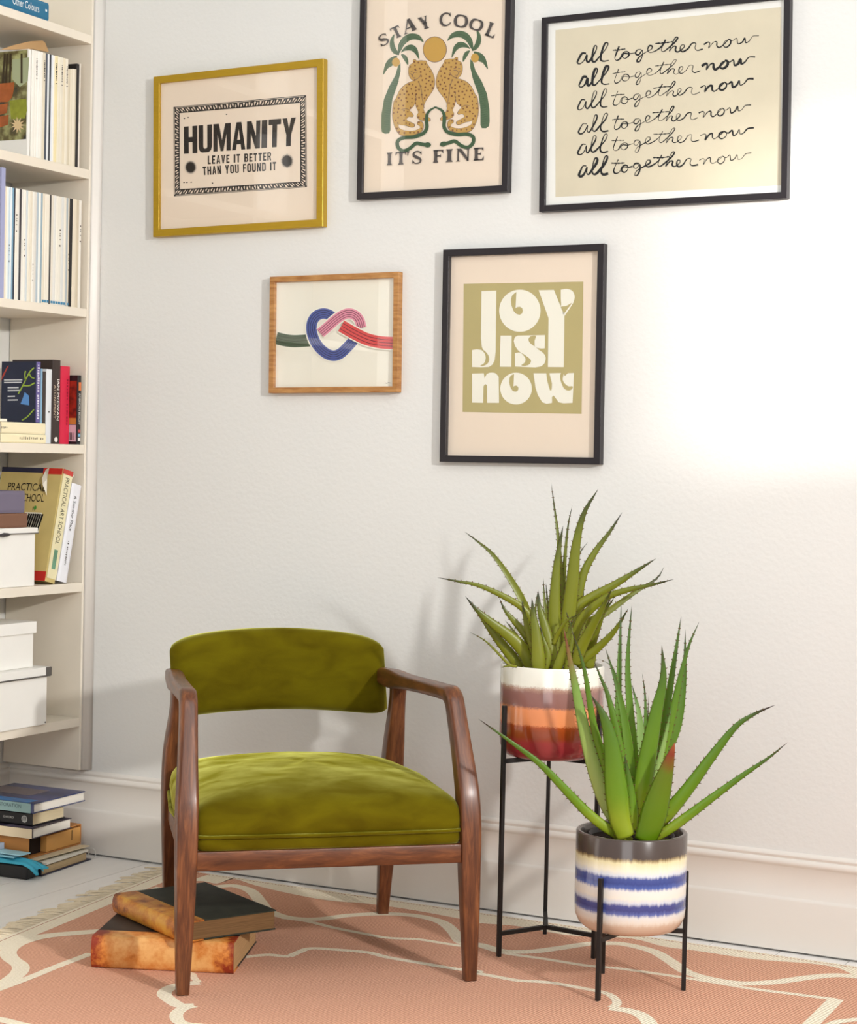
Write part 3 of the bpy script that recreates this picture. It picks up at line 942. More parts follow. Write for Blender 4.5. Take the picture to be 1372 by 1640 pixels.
# fringe: loose cotton tassels along the left edge
random.seed(8)
fb = MB()
Lf = 1.75
out = -nrm
s_ = 0.004
while s_ < Lf:
    base = cA+dirL*s_
    tw = random.uniform(-0.45, 0.45)+0.25
    ln = random.uniform(0.062, 0.092)
    for kx in range(3):
        j = (kx-1)*0.0034
        tt = tw+random.uniform(-0.10, 0.10)
        d1 = (out+dirL*tt*0.6).normalized()
        d2 = (out+dirL*(tt*1.5+random.uniform(-.18, .18))).normalized()
        p0 = base+dirL*j+Vector((0, 0, -0.002))
        p1 = p0+d1*ln*0.35+Vector((0, 0, random.uniform(0.001, 0.006)))
        p2 = p1+d2*ln*0.35+Vector((0, 0, random.uniform(-0.004, 0.002)))
        p3 = p2+d2*ln*0.3
        p1.z, p2.z, p3.z = min(max(p1.z, 0.003), .006), min(max(p2.z, 0.0025), .005), 0.002
        fb.tube([p0, p1, p2, p3], [0.0026, 0.0021, 0.0018, 0.0010], 4)
    s_ += random.uniform(0.017, 0.024)
fo = fb.build('fringe', M_fringe, rug, off=ro, smooth=True, fixn=False)
fo['kind'] = 'stuff'

# ------------------------------------------------------------------ armchair
def wood_mat():
    M = bpy.data.materials.new('walnut_wood')
    M.use_nodes = True
    nt = M.node_tree
    b = nt.nodes['Principled BSDF']
    b.inputs['Roughness'].default_value = 0.36
    b.inputs['Specular IOR Level'].default_value = 0.4
    b.inputs['Coat Weight'].default_value = 0.2
    b.inputs['Coat Roughness'].default_value = 0.24
    tc = nt.nodes.new('ShaderNodeTexCoord')
    uv = nt.nodes.new('ShaderNodeAttribute')
    uv.attribute_name = 'grain'
    n = nt.nodes.new('ShaderNodeTexNoise')
    n.inputs['Scale'].default_value = 1.0
    n.inputs['Detail'].default_value = 7
    n.inputs['Roughness'].default_value = 0.62
    n.inputs['Distortion'].default_value = 0.6
    nt.links.new(uv.outputs['Vector'], n.inputs['Vector'])
    r = nt.nodes.new('ShaderNodeValToRGB')
    e = r.color_ramp.elements
    e[0].position, e[0].color = 0.28, rgb(62, 32, 16)
    e[1].position, e[1].color = 0.74, rgb(140, 86, 48)
    x = e.new(0.52)
    x.color = rgb(100, 56, 30)
    nt.links.new(n.outputs['Fac'], r.inputs['Fac'])
    nt.links.new(r.outputs['Color'], b.inputs['Base Color'])
    return M
M_wood = wood_mat()
def grain(o, fun):
    a = o.data.attributes.new('grain', 'FLOAT_VECTOR', 'POINT')
    for i, v in enumerate(o.data.vertices):
        a.data[i].vector = fun(v.co)

def velvet_mat():
    M = bpy.data.materials.new('olive_velvet')
    M.use_nodes = True
    nt = M.node_tree
    b = nt.nodes['Principled BSDF']
    b.inputs['Roughness'].default_value = 0.85
    b.inputs['Specular IOR Level'].default_value = 0.08
    b.inputs['Sheen Weight'].default_value = 1.0
    b.inputs['Sheen Roughness'].default_value = 0.38
    tc = nt.nodes.new('ShaderNodeTexCoord')
    mp = nt.nodes.new('ShaderNodeMapping')
    mp.inputs['Scale'].default_value = (1.0, 1.6, 2.2)
    nt.links.new(tc.outputs['Object'], mp.inputs['Vector'])
    n = nt.nodes.new('ShaderNodeTexNoise')
    n.inputs['Scale'].default_value = 9
    n.inputs['Detail'].default_value = 7
    n.inputs['Distortion'].default_value = 0.4
    nt.links.new(mp.outputs['Vector'], n.inputs['Vector'])
    r = nt.nodes.new('ShaderNodeValToRGB')
    e = r.color_ramp.elements
    e[0].position, e[0].color = 0.32, rgb(80, 68, 0)
    e[1].position, e[1].color = 0.72, rgb(100, 90, 2)
    nt.links.new(n.outputs['Fac'], r.inputs['Fac'])
    nt.links.new(r.outputs['Color'], b.inputs['Base Color'])
    r2 = nt.nodes.new('ShaderNodeValToRGB')
    e = r2.color_ramp.elements
    e[0].position, e[0].color = 0.35, rgb(170, 168, 50)
    e[1].position, e[1].color = 0.72, rgb(255, 255, 140)
    nt.links.new(n.outputs['Fac'], r2.inputs['Fac'])
    nt.links.new(r2.outputs['Color'], b.inputs['Sheen Tint'])
    n2 = nt.nodes.new('ShaderNodeTexNoise')
    n2.inputs['Scale'].default_value = 420
    nt.links.new(tc.outputs['Object'], n2.inputs['Vector'])
    bp = nt.nodes.new('ShaderNodeBump')
    bp.inputs['Strength'].default_value = 0.12
    bp.inputs['Distance'].default_value = 0.002
    nt.links.new(n2.outputs['Fac'], bp.inputs['Height'])
    nt.links.new(bp.outputs['Normal'], b.inputs['Normal'])
    return M
M_velvet = velvet_mat()

TH = 0.733
chair = thing('armchair', 'low walnut armchair upholstered in olive green velvet, standing on the rug', 'armchair', (-0.178, -0.656, 0), TH)

def rrect(a, b_, r, n=4):
    pts = []
    for (sx, sy, a0) in ((1, 1, 0), (-1, 1, 90), (-1, -1, 180), (1, -1, 270)):
        for k in range(n+1):
            t = math.radians(a0+90*k/n)
            pts.append((sx*(a-r)+r*math.cos(t), sy*(b_-r)+r*math.sin(t)))
    return pts
def sweep(stations, X=Vector((1, 0, 0)), sub=5):
    """stations: (point, half width along X, half thickness, corner radius)"""
    P = smooth_path([s[0] for s in stations], sub)
    Q = smooth_path([(s[1], s[2], s[3]) for s in stations], sub)
    rings, ss = [], 0
    for i, p in enumerate(P):
        t = (P[min(i+1, len(P)-1)]-P[max(i-1, 0)]).normalized()
        n = t.cross(X).normalized()
        x = n.cross(t).normalized()
        w, d, r = Q[i]
        rings.append([p+x*u+n*v for u, v in rrect(w, d, min(r, w*0.95, d*0.95))])
    return rings
def wood_sweep(name, rings, parent):
    b = MB().loft(rings)
    o = b.build(name, M_wood, parent)
    auto_smooth(o, 50)
    n = len(rings[0])
    L = [0]
    for i in range(1, len(rings)):
        c0 = sum(rings[i-1], Vector())/n
        c1_ = sum(rings[i], Vector())/n
        L.append(L[-1]+(c1_-c0).length)
    a = o.data.attributes.new('grain', 'FLOAT_VECTOR', 'POINT')
    rs = random.uniform(0, 50)
    for i in range(len(rings)):
        c = sum(rings[i], Vector())/n
        for j in range(n):
            q = rings[i][j]-c
            a.data[i*n+j].vector = Vector((q.x*90+rs, (q.y+q.z)*60, L[i]*9+rs))
    return o
for s in (1, -1):
    V = Vector
    st = [(V((s*.343, -.346, RZ+.001)), .0145, .0145, .004), (V((s*.342, -.342, .10)), .0180, .019, .005), (V((s*.340, -.336, .22)), .0220, .0235, .006), (V((s*.3385, -.328, .35)), .0250, .027, .007),
          (V((s*.337, -.318, .425)), .0252, .0275, .008), (V((s*.335, -.303, .475)), .0242, .0265, .009), (V((s*.3305, -.270, .555)), .0222, .024, .010), (V((s*.326, -.236, .630)), .0212, .0225, .011),
          (V((s*.3245, -.220, .659)), .0212, .0225, .012), (V((s*.323, -.197, .672)), .0212, .021, .012), (V((s*.321, -.16, .673)), .0215, .0185, .012), (V((s*.312, -.01, .668)), .022, .018, .011), (V((s*.301, .15, .661)), .0225, .0195, .011),
          (V((s*.293, .25, .657)), .022, .025, .011), (V((s*.287, .33, .655)), .0205, .023, .011), (V((s*.283, .40, .655)), .019, .018, .010)]
    rings = sweep(st)
    cut = 9*5
    wood_sweep('front_leg', rings[:cut+1], chair)
    wood_sweep('armrest', rings[cut:], chair)
    bx = 0.0 if s > 0 else -0.009
    st = [(V((s*(.295+bx), .346, RZ+.001)), .0145, .0145, .004), (V((s*(.2965+bx), .335, .12)), .0185, .019, .005), (V((s*(.298+bx), .318, .25)), .0235, .025, .006), (V((s*(.30+bx), .30, .37)), .026, .030, .007), (V((s*(.300+bx), .282, .47)), .025, .028, .008),
          (V((s*(.300+bx*1.6), .258, .57)), .0205, .0215, .008), (V((s*(.300+bx*1.6), .247, .62)), .0195, .0215, .009), (V((s*(.299+bx*1.5), .243, .648)), .021, .030, .009)]
    wood_sweep('back_leg', sweep(st), chair)
def rail(a, b_, h, d, z):
    """wooden rail between plan points a and b_"""
    A, B = Vector((a[0], a[1], z)), Vector((b_[0], b_[1], z))
    t = (B-A).normalized()
    n = Vector((-t.y, t.x, 0))
    rings = [[P+n*u+Vector((0, 0, v)) for u, v in rrect(d, h, 0.0025, 2)] for P in (A, A.lerp(B, .25), A.lerp(B, .5), A.lerp(B, .75), B)]
    o = wood_sweep('seat_rail', rings, chair)
    return o
rail((-.325, -.336), (.325, -.336), .0225, .011, .3105)
rail((-.287, .318), (.287, .318), .0225, .011, .3105)
rail((-.334, -.325), (-.290, .305), .0225, .011, .3105)
rail((.334, -.325), (.296, .305), .0225, .011, .3105)

def seat_ring(sc, z, n=72, bul=0.0, dome=0.0):
    out = []
    for k in range(n):
        t = 2*math.pi*k/n
        e = 0.085 if sc > 0.9 else 0.085+0.62*(1-sc)**1.1
        c, s_ = math.cos(t), math.sin(t)
        u = math.copysign(abs(c)**e, c)
        v = math.copysign(abs(s_)**e, s_)
        hw = 0.322-0.030*(v+1)/2+bul*(1-v*v)
        fr = bul*0.35*(1-u*u) if v < 0 else 0
        zz = z+dome*(1-abs(u)**2.2)*0.5+dome*(1-abs(v)**2)*0.35
        out.append(Vector((u*hw*sc, (v*0.335-fr)*sc-0.012, zz)))
    return out
b = MB()
rs = [seat_ring(.965, .332), seat_ring(.985, .334, bul=.012), seat_ring(.995, .340, bul=.016), seat_ring(.998, .352, bul=.018), seat_ring(.994, .363, bul=.018), seat_ring(.990, .3665, bul=.018), seat_ring(.996, .370, bul=.02),
      seat_ring(1.0, .382, bul=.024), seat_ring(.997, .398, bul=.024, dome=.004), seat_ring(.985, .415, bul=.024, dome=.010), seat_ring(.955, .430, bul=.022, dome=.016), seat_ring(.90, .442, bul=.02, dome=.021),
      seat_ring(.81, .453, bul=.018, dome=.023), seat_ring(.68, .462, bul=.016, dome=.023), seat_ring(.50, .470, bul=.012, dome=.022), seat_ring(.30, .476, bul=.008, dome=.019), seat_ring(.12, .480, bul=.004, dome=.017), seat_ring(.03, .481, dome=.016)]
b.loft(rs)
cush = b.build('seat_cushion', M_velvet, chair, smooth=True)
# welt around the cushion
b = MB()
for sc, z in ((1.004, .3665),):
    pts = seat_ring(sc, z, bul=.025)
    n = len(pts)
    rings = []
    for i, p in enumerate(pts):
        t = (pts[(i+1) % n]-pts[i-1]).normalized()
        o_ = Vector((t.y, -t.x, 0))
        rings.append([p+o_*(.0042*math.cos(a))+Vector((0, 0, .0042*math.sin(a))) for a in [2*math.pi*k/6 for k in range(6)]])
    rings.append(rings[0])
    b.loft(rings, caps=False)
b.build('piping', M_velvet, cush, smooth=True)
# backrest: a curved padded panel
b = MB()
NU, NS = 40, 28
rings = []
for i in range(NU+1):
    u = -1+2*i/NU
    uu = math.sin(u*math.pi/2)*0.25+u*0.75
    e = 1-abs(uu)**9
    yc = 0.428-0.062*uu*uu
    zt = 0.779-0.026*uu*uu-0.020*abs(uu)**10
    zb = 0.558-0.014*uu*uu+0.012*abs(uu)**14
    hw = 0.3
    th_ = 0.034*(max(0.0, 1-abs(uu)**14))**0.5+0.004
    ring = []
    zc, hh = (zt+zb)/2, (zt-zb)/2*(0.93+0.07*max(0, 1-abs(uu)**20)**.5)
    slope = -2*0.062*uu/hw
    nrm_ = Vector((-slope, 1, 0)).normalized()
    for k in range(NS):
        t = 2*math.pi*k/NS
        c, s_ = math.cos(t), math.sin(t)
        a = math.copysign(abs(c)**0.75, c)*th_
        z = math.copysign(abs(s_)**0.32, s_)*hh
        wx = 0.288+(0.012 if uu > 0 else -0.012)*(0.5-z/(2*hh))
        p = Vector((uu*wx-(.006 if uu < 0 else 0)*uu*uu, yc+0.10*z*0.35, zc+z))+nrm_*a
        ring.append(p)
    rings.append(ring)
b.loft(rings)
b.build('backrest', M_velvet, chair, smooth=True)

# ------------------------------------------------------------------ plant stands and pots
M_metal = mat('black_powder_coat', (30, 27, 26), 0.45, 0.4)
def stand(label, feet, ztop, zpot, zhub):
    c = sum((Vector((f[0], f[1], 0)) for f in feet), Vector())/3
    root = thing('plant_stand', label, 'plant stand', (c.x, c.y, 0), 0)
    off = Vector((c.x, c.y, 0))
    r = 0.0052
    for f in feet:
        P = Vector((f[0], f[1], 0))
        d = (P-c).normalized()
        n = Vector((-d.y, d.x, 0))
        def bar(a, bb):
            return MB().loft([[q+d*(u*r)+n*(v*r) for u, v in ((-1, -1), (1, -1), (1, 1), (-1, 1))] for q in (a, bb)])
        o = bar(P+Vector((0, 0, RZ+.0005)), P+Vector((0, 0, ztop))).build('leg', M_metal, root, off=off)
        bevel(o, 0.001, 1)
        b = MB()
        for z in ([zpot] if zhub is None else [zpot, zhub]):
            a, e = c+Vector((0, 0, z)), P+Vector((0, 0, z))
            b = MB().loft([[q+Vector((0, 0, u*r))+n*(v*r) for u, v in ((-1, -1), (1, -1), (1, 1), (-1, 1))] for q in (a, e)])
            b.build('cross_bar', M_metal, root, off=off)
    return c

def glaze(name, stops, rough=0.18, wob=0.006, wsc=(26, 26, 3), soft=0.004, speck=0):
    """horizontal glaze bands by height (object z)"""
    M = bpy.data.materials.new(name)
    M.use_nodes = True
    nt = M.node_tree
    b = nt.nodes['Principled BSDF']
    b.inputs['Roughness'].default_value = rough
    b.inputs['Coat Weight'].default_value = 0.3
    tc = nt.nodes.new('ShaderNodeTexCoord')
    mp = nt.nodes.new('ShaderNodeMapping')
    mp.inputs['Scale'].default_value = wsc
    nt.links.new(tc.outputs['Object'], mp.inputs['Vector'])
    n = nt.nodes.new('ShaderNodeTexNoise')
    n.inputs['Scale'].default_value = 4
    n.inputs['Detail'].default_value = 5
    nt.links.new(mp.outputs['Vector'], n.inputs['Vector'])
    sp = nt.nodes.new('ShaderNodeSeparateXYZ')
    nt.links.new(tc.outputs['Object'], sp.inputs['Vector'])
    ma = nt.nodes.new('ShaderNodeMath')
    ma.operation = 'MULTIPLY_ADD'
    ma.inputs[1].default_value = wob*2
    nt.links.new(n.outputs['Fac'], ma.inputs[0])
    sb = nt.nodes.new('ShaderNodeMath')
    sb.operation = 'SUBTRACT'
    sb.inputs[1].default_value = wob
    nt.links.new(sp.outputs['Z'], sb.inputs[0])
    nt.links.new(sb.outputs[0], ma.inputs[2])
    last = ma.outputs[0]
    if speck:
        n2 = nt.nodes.new('ShaderNodeTexNoise')
        n2.inputs['Scale'].default_value = 260
        n2.inputs['Detail'].default_value = 2
        nt.links.new(tc.outputs['Object'], n2.inputs['Vector'])
        m2 = nt.nodes.new('ShaderNodeMath')
        m2.operation = 'MULTIPLY_ADD'
        m2.inputs[1].default_value = speck
        nt.links.new(n2.outputs['Fac'], m2.inputs[0])
        s2 = nt.nodes.new('ShaderNodeMath')
        s2.operation = 'SUBTRACT'
        s2.inputs[1].default_value = speck/2
        nt.links.new(last, s2.inputs[0])
        nt.links.new(s2.outputs[0], m2.inputs[2])
        last = m2.outputs[0]
    H = 0.32
    dv = nt.nodes.new('ShaderNodeMath')
    dv.operation = 'DIVIDE'
    dv.inputs[1].default_value = H
    nt.links.new(last, dv.inputs[0])
    r = nt.nodes.new('ShaderNodeValToRGB')
    el = r.color_ramp.elements
    while len(el) > 1:
        el.remove(el[-1])
    el[0].position, el[0].color = 0, rgb(*stops[0][1])
    for z, c in stops[1:]:
        x = el.new(z/H)
        x.color = rgb(*c)
    nt.links.new(dv.outputs[0], r.inputs['Fac'])
    nt.links.new(r.outputs['Color'], b.inputs['Base Color'])
    return M

def lathe(prof, n=64):
    rings = [[Vector((r*math.cos(2*math.pi*k/n), r*math.sin(2*math.pi*k/n), z)) for k in range(n)] for r, z in prof]
    return rings

def leaf_mat(name, base, mid, top_, tip, under):
    M = bpy.data.materials.new(name)
    M.use_nodes = True
    nt = M.node_tree
    b = nt.nodes['Principled BSDF']
    b.inputs['Roughness'].default_value = 0.38
    b.inputs['Specular IOR Level'].default_value = 0.45
    at = nt.nodes.new('ShaderNodeAttribute')
    at.attribute_name = 'along'
    tc = nt.nodes.new('ShaderNodeTexCoord')
    n = nt.nodes.new('ShaderNodeTexNoise')
    n.inputs['Scale'].default_value = 14
    n.inputs['Detail'].default_value = 4
    nt.links.new(tc.outputs['Object'], n.inputs['Vector'])
    ma = nt.nodes.new('ShaderNodeMath')
    ma.operation = 'MULTIPLY_ADD'
    ma.inputs[1].default_value = 0.28
    nt.links.new(n.outputs['Fac'], ma.inputs[0])
    sb = nt.nodes.new('ShaderNodeMath')
    sb.operation = 'SUBTRACT'
    sb.inputs[1].default_value = 0.14
    nt.links.new(at.outputs['Fac'], sb.inputs[0])
    nt.links.new(sb.outputs[0], ma.inputs[2])
    r = nt.nodes.new('ShaderNodeValToRGB')
    el = r.color_ramp.elements
    el[0].position, el[0].color = 0.0, rgb(*base)
    el[1].position, el[1].color = 1.0, rgb(*tip)
    for p, c in ((0.3, mid), (0.70, top_), (0.88, under)):
        x = el.new(p)
        x.color = rgb(*c)
    nt.links.new(ma.outputs[0], r.inputs['Fac'])
    nt.links.new(r.outputs['Color'], b.inputs['Base Color'])
    b.inputs['Subsurface Weight'].default_value = 0.0
    return M
M_leafA = leaf_mat('olive_aloe_leaf', (124, 126, 32), (118, 122, 20), (102, 110, 20), (28, 26, 18), (58, 66, 16))
M_leafB = leaf_mat('green_aloe_leaf', (158, 168, 40), (98, 134, 20), (78, 114, 22), (44, 26, 18), (62, 88, 28))
M_leafP = leaf_mat('pale_aloe_leaf', (176, 190, 110), (156, 178, 96), (112, 146, 64), (110, 44, 28), (118, 96, 48))
M_leafP2 = leaf_mat('pale_green_aloe_leaf', (170, 186, 110), (150, 176, 100), (130, 160, 84), (60, 80, 40), (96, 130, 60))
M_leafR = leaf_mat('red_tipped_aloe_leaf', (92, 124, 4), (88, 120, 6), (92, 112, 16), (150, 80, 40), (126, 48, 26))
M_spine = mat('leaf_spine', (96, 70, 36), 0.6, 0.3)

def leaf(root, off, axis, pts, w, d0, d1, m_, name='leaf', thick=0.46, sc=1.0, spines=True, prof=None, flip=1):
    """pts: image points base -> tip, w: greatest width in image px, d0/d1: distance in front of (+) the axis at base/tip"""
    P2 = sm2(pts, 7)
    N = len(P2)
    acc = [0]
    for i in range(1, N):
        acc.append(acc[-1]+math.hypot(P2[i][0]-P2[i-1][0], P2[i][1]-P2[i-1][1]))
    T = [a/acc[-1] for a in acc]
    P3 = [at_depth(x, y, axis, -(d0+(d1-d0)*t**1.25)) for (x, y), t in zip(P2, T)]
    ppm = FPX/((axis-CAM).dot(HF))
    W = w/ppm/2
    rings = []
    along = []
    edgeL, edgeR = [], []
    for i, p in enumerate(P3):
        t = T[i]
        tg = (P3[min(i+1, N-1)]-P3[max(i-1, 0)]).normalized()
        side = tg.cross(HF)
        side = side.normalized() if side.length > 1e-4 else Vector((1, 0, 0))
        nf = side.cross(tg).normalized()
        if nf.dot(HF) > 0:
            nf = -nf
        pr = (prof(t) if prof else (0.80+0.20*min(1, t/0.18))*(1-t**1.55)**0.92)+0.012
        a = W*pr
        h = a*thick*(1-0.35*t)
        ring = []
        conv = ((-1, .02), (-.82, .48), (-.45, .88), (0, 1.02), (.45, .88), (.82, .48), (1, .02), (.8, -.28), (.35, -.42), (0, -.40), (-.35, -.42), (-.8, -.28))
        chan = ((-1, .42), (-.82, .20), (-.45, -.06), (0, -.20), (.45, -.06), (.82, .20), (1, .42), (.86, -.25), (.42, -.82), (0, -.98), (-.42, -.82), (-.86, -.25))
        for u, v in (chan if d1 < d0-0.005 else conv):
            ring.append(p+side*(u*a)+nf*(v*h*flip))
        rings.append(ring)
        along += [t]*12
        edgeL.append((p-side*a, -side, tg, a))
        edgeR.append((p+side*a, side, tg, a))
    b = MB().loft(rings)
    ns = len(b.v)
    if spines:
        step = 0.0135*sc
        for E_ in (edgeL, edgeR):
            dist = 0.006
            nxt = 0.012
            for i in range(1, N-1):
                seg = (E_[i][0]-E_[i-1][0]).length
                dist += seg
                if dist > nxt and T[i] < 0.95:
                    q, sd, tg, a = E_[i]
                    hh = 0.0040*sc*min(1, .45+a/.012)
                    bb = 0.0021*sc
                    e = q+sd*hh+tg*hh*0.7
                    sd2 = sd*(-0.0015)
                    nf = sd.cross(tg)*0.0012
                    k = len(b.v)
                    b.add([q+sd2-tg*bb, q+sd2+tg*bb, q+sd2+nf, q+sd2-nf, e], [(0, 2, 4), (2, 1, 4), (1, 3, 4), (3, 0, 4)], 1)
                    nxt = dist+step
    o = b.build(name, [m_, M_spine], root, off=off, smooth=True, fixn=False)
    a_ = o.data.attributes.new('along', 'FLOAT', 'POINT')
    for i in range(len(o.data.vertices)):
        a_.data[i].value = along[i] if i < len(along) else 0.9
    return o

# ---- tall stand
fa, fb_, fc = on(798.5, 1532, 2, RZ), on(872, 1496, 2, RZ), on(950, 1535, 2, RZ)
zp = 0.0
cT = sum((fa, fb_, fc), Vector())/3
AX = Vector((cT.x, cT.y, 0))
def zat(x, y, off=0.0):
    return at_depth(x, y, AX, off).z
PR = 0.131
z_pot_b = zat(881, 1212, 0)+0.004
z_pot_t = zat(882, 1072, -PR)
z_leg_t = at_depth(806, 1130, Vector((fa.x, fa.y, 0))).z
stand('tall black three-legged plant stand beside the armchair', (fa, fb_, fc), z_leg_t, z_pot_b-0.0052, 0.064)
M_soil = mat('potting_soil', (44, 36, 30), 0.95, 0.1, bump=0.8, bscale=160)
def potted(label, pots, m_out, prof, zb, soil_r, soil_z):
    root = thing('potted_aloe', label, 'potted plant', (AX.x, AX.y, zb))
    off = Vector((AX.x, AX.y, zb))
    b = MB().loft(lathe(prof))
    o = b.build('planter', m_out, root, smooth=True)
    auto_smooth(o, 60)
    MB().loft(lathe([(soil_r, soil_z-0.012), (soil_r, soil_z), (soil_r*.6, soil_z+.006), (0.002, soil_z+.008)], 40)).build('soil', M_soil, root, smooth=True)
    return root, off
Ht = z_pot_t-z_pot_b
cut = lambda y: zat(882, y, -PR)-z_pot_b
M_potA = glaze('banded_glaze_warm', [(0, (150, 52, 58)), (cut(1192), (150, 50, 52)), (cut(1184), (140, 58, 26)), (cut(1172), (150, 66, 26)), (cut(1167), (168, 74, 30)), (cut(1163), (226, 142, 92)), (cut(1139), (228, 146, 98)), (cut(1134), (142, 98, 90)), (cut(1112), (148, 106, 98)), (cut(1106), (176, 140, 122)), (cut(1101), (234, 230, 216)), (.32, (236, 236, 226))], 0.14, 0.004, (9, 9, 9), speck=0.011)
prof = [(0.03, 0.0), (0.100, 0.0), (0.112, 0.003), (0.122, 0.012), (0.129, 0.030), (PR, 0.055), (PR, Ht-0.003), (PR-0.0015, Ht), (PR-0.005, Ht), (PR-0.0065, Ht-0.004), (PR-0.0065, Ht-0.05), (0.03, Ht-0.055)]
pA, offA = potted('olive green aloe in a glossy brown, orange and red banded pot on the tall stand', None, M_potA, prof, z_pot_b, PR-0.0075, Ht-0.03)
c2 = lambda l: [(690+x/3.4167, 760+y/3.4167) for x, y in l]
AXA = AX.copy()
LA = [  # points, width, depth base, depth tip
 ([(690, 1010), (677, 900), (676, 700), (690, 480), (722, 280)], 84, .02, .03),
 ([(705, 900), (712, 620), (700, 400), (688, 280), (672, 160), (658, 48)], 36, -.02, -.05),
 ([(715, 900), (722, 650), (733, 450), (750, 280), (773, 167)], 34, -.03, -.04),
 ([(735, 960), (748, 800), (772, 600), (796, 370), (838, 210), (914, 80)], 90, .01, .04),
 ([(775, 930), (792, 740), (832, 550), (900, 420), (980, 310), (1046, 206)], 66, -.02, -.02),
 ([(770, 860), (780, 640), (808, 450), (858, 368)], 30, -.05, -.09),
 ([(760, 840), (800, 730), (880, 672), (1000, 605), (1120, 530), (1232, 459)], 66, .0, .02),
 ([(765, 960), (800, 840), (850, 760), (960, 672), (1080, 630), (1200, 605), (1330, 573)], 56, .03, .10),
 ([(800, 940), (850, 820), (960, 755), (1100, 655), (1230, 572), (1276, 504)], 46, -.02, -.06),
 ([(790, 1040), (820, 950), (872, 850), (940, 725), (990, 625)], 70, .06, .13),
 ([(850, 1050), (885, 920), (930, 790), (962, 720), (985, 668)], 52, .0, .04),
 ([(800, 1050), (850, 1000), (905, 955), (1000, 860), (1080, 732)], 54, .05, .10),
 ([(590, 900), (545, 790), (480, 650), (400, 520), (330, 430), (260, 370), (184, 313)], 48, .0, -.03),
 ([(590, 900), (520, 750), (400, 668), (260, 607), (150, 585), (33, 563)], 44, .02, .03),
 ([(560, 1080), (510, 970), (430, 885), (330, 810), (250, 740), (188, 666)], 82, .04, .06),
 ([(490, 1060), (430, 980), (350, 880), (270, 770), (215, 700)], 64, .02, .02),
 ([(460, 1060), (415, 1028), (350, 960), (290, 905), (208, 860)], 17, .06, .08),
 ([(590, 1010), (540, 910), (480, 830), (410, 750), (374, 678)], 58, .03, .03),
 ([(590, 1020), (550, 920), (520, 810), (496, 688)], 52, .05, .06),
 ([(590, 1090), (585, 980), (573, 860), (560, 770), (552, 676)], 82, .085, .09),
 ([(660, 1060), (652, 960), (622, 830), (594, 730), (586, 636)], 78, .055, .05),
 ([(650, 900), (628, 760), (618, 660), (614, 566)], 30, -.03, -.06),
 ([(660, 900), (640, 720), (628, 594)], 26, -.05, -.08),
 ([(520, 990), (480, 900), (440, 840), (405, 798)], 24, -.01, -.03),
 ([(500, 1040), (450, 970), (388, 918)], 20, .0, -.02),
 ([(680, 1085), (712, 1000), (745, 900), (775, 790)], 58, .085, .10),
 ([(670, 930), (700, 860), (745, 800), (810, 762)], 28, .06, .10),
 ([(600, 960), (570, 820), (575, 700), (588, 628)], 24, -.01, -.02),
 ([(620, 1080), (640, 990), (610, 890), (600, 830)], 46, .07, .07),
 ([(740, 1080), (760, 960), (768, 850), (740, 750)], 44, .06, .06),
 ([(820, 930), (830, 760), (835, 610)], 26, -.04, -.05),
 ([(800, 960), (870, 850), (985, 700), (1000, 660)], 36, .02, .08),
 ([(470, 1052), (430, 1046), (380, 1056)], 16, .10, .13),
 ([(860, 1060), (885, 990), (900, 930)], 60, .05, .06),
]
for pts, w, d0, d1 in LA:
    leaf(pA, offA, AXA, c2(pts), w/3.4167, d0, d1, M_leafA)

# ---- short stand
ga, gb, gc = on(957, 1603, 2, RZ), on(1094, 1586, 2, RZ), on(964, 1559, 2, RZ)
cS = sum((ga, gb, gc), Vector())/3
AX = Vector((cS.x, cS.y, 0))
z_pot_b = zat(1006, 1486, 0)+0.003
z_pot_t = zat(1008, 1347, -PR)
z_leg_t = at_depth(960, 1407, Vector((ga.x, ga.y, 0))).z
stand('short black three-legged plant stand in front of the tall one', (ga, gb, gc), z_leg_t, z_pot_b-0.0052, None)
Ht = z_pot_t-z_pot_b
cut = lambda y: zat(1008, y, -PR)-z_pot_b
M_potB = glaze('banded_glaze_blue', [(0, (206, 178, 156)), (cut(1487), (214, 190, 168)), (cut(1480), (232, 224, 212)), (cut(1471), (226, 226, 224)), (cut(1466), (92, 108, 172)), (cut(1460), (62, 72, 134)), (cut(1453), (72, 82, 146)), (cut(1448), (206, 212, 224)), (cut(1441), (236, 230, 218)), (cut(1429), (232, 228, 222)), (cut(1424), (80, 100, 172)), (cut(1417), (60, 72, 138)), (cut(1409), (74, 86, 150)), (cut(1404), (214, 218, 226)), (cut(1396), (236, 230, 208)), (cut(1384), (228, 216, 170)), (cut(1379), (150, 128, 90)), (cut(1376), (78, 66, 60)), (.32, (84, 74, 70))], 0.2, 0.007, (34, 34, 2.2), speck=0.004)
prof = [(0.03, 0.0), (0.094, 0.0), (0.108, 0.003), (0.121, 0.014), (0.129, 0.032), (PR, 0.055), (PR, Ht-0.003), (PR-0.002, Ht), (PR-0.009, Ht), (PR-0.0115, Ht-0.003), (PR-0.0115, Ht-0.05), (0.03, Ht-0.055)]
pB, offB = potted('bright green aloe in a cream pot with blue stripes and a charcoal rim', None, M_potB, prof, z_pot_b, PR-0.0125, Ht-0.022)
M_nurs = mat('nursery_pot', (34, 32, 33), 0.5, 0.4)
MB().loft(lathe([(PR-.030, Ht-.03), (PR-.0295, Ht-.008), (PR-.032, Ht-.008), (PR-.033, Ht-.03)], 48)).build('inner_pot', M_nurs, pB, smooth=True)
AXB = AX.copy()
k5 = lambda l: [(880+x/4.1, 960+y/4.1) for x, y in l]
k3 = lambda l: [(760+x/2.6385, 960+y/2.6385) for x, y in l]
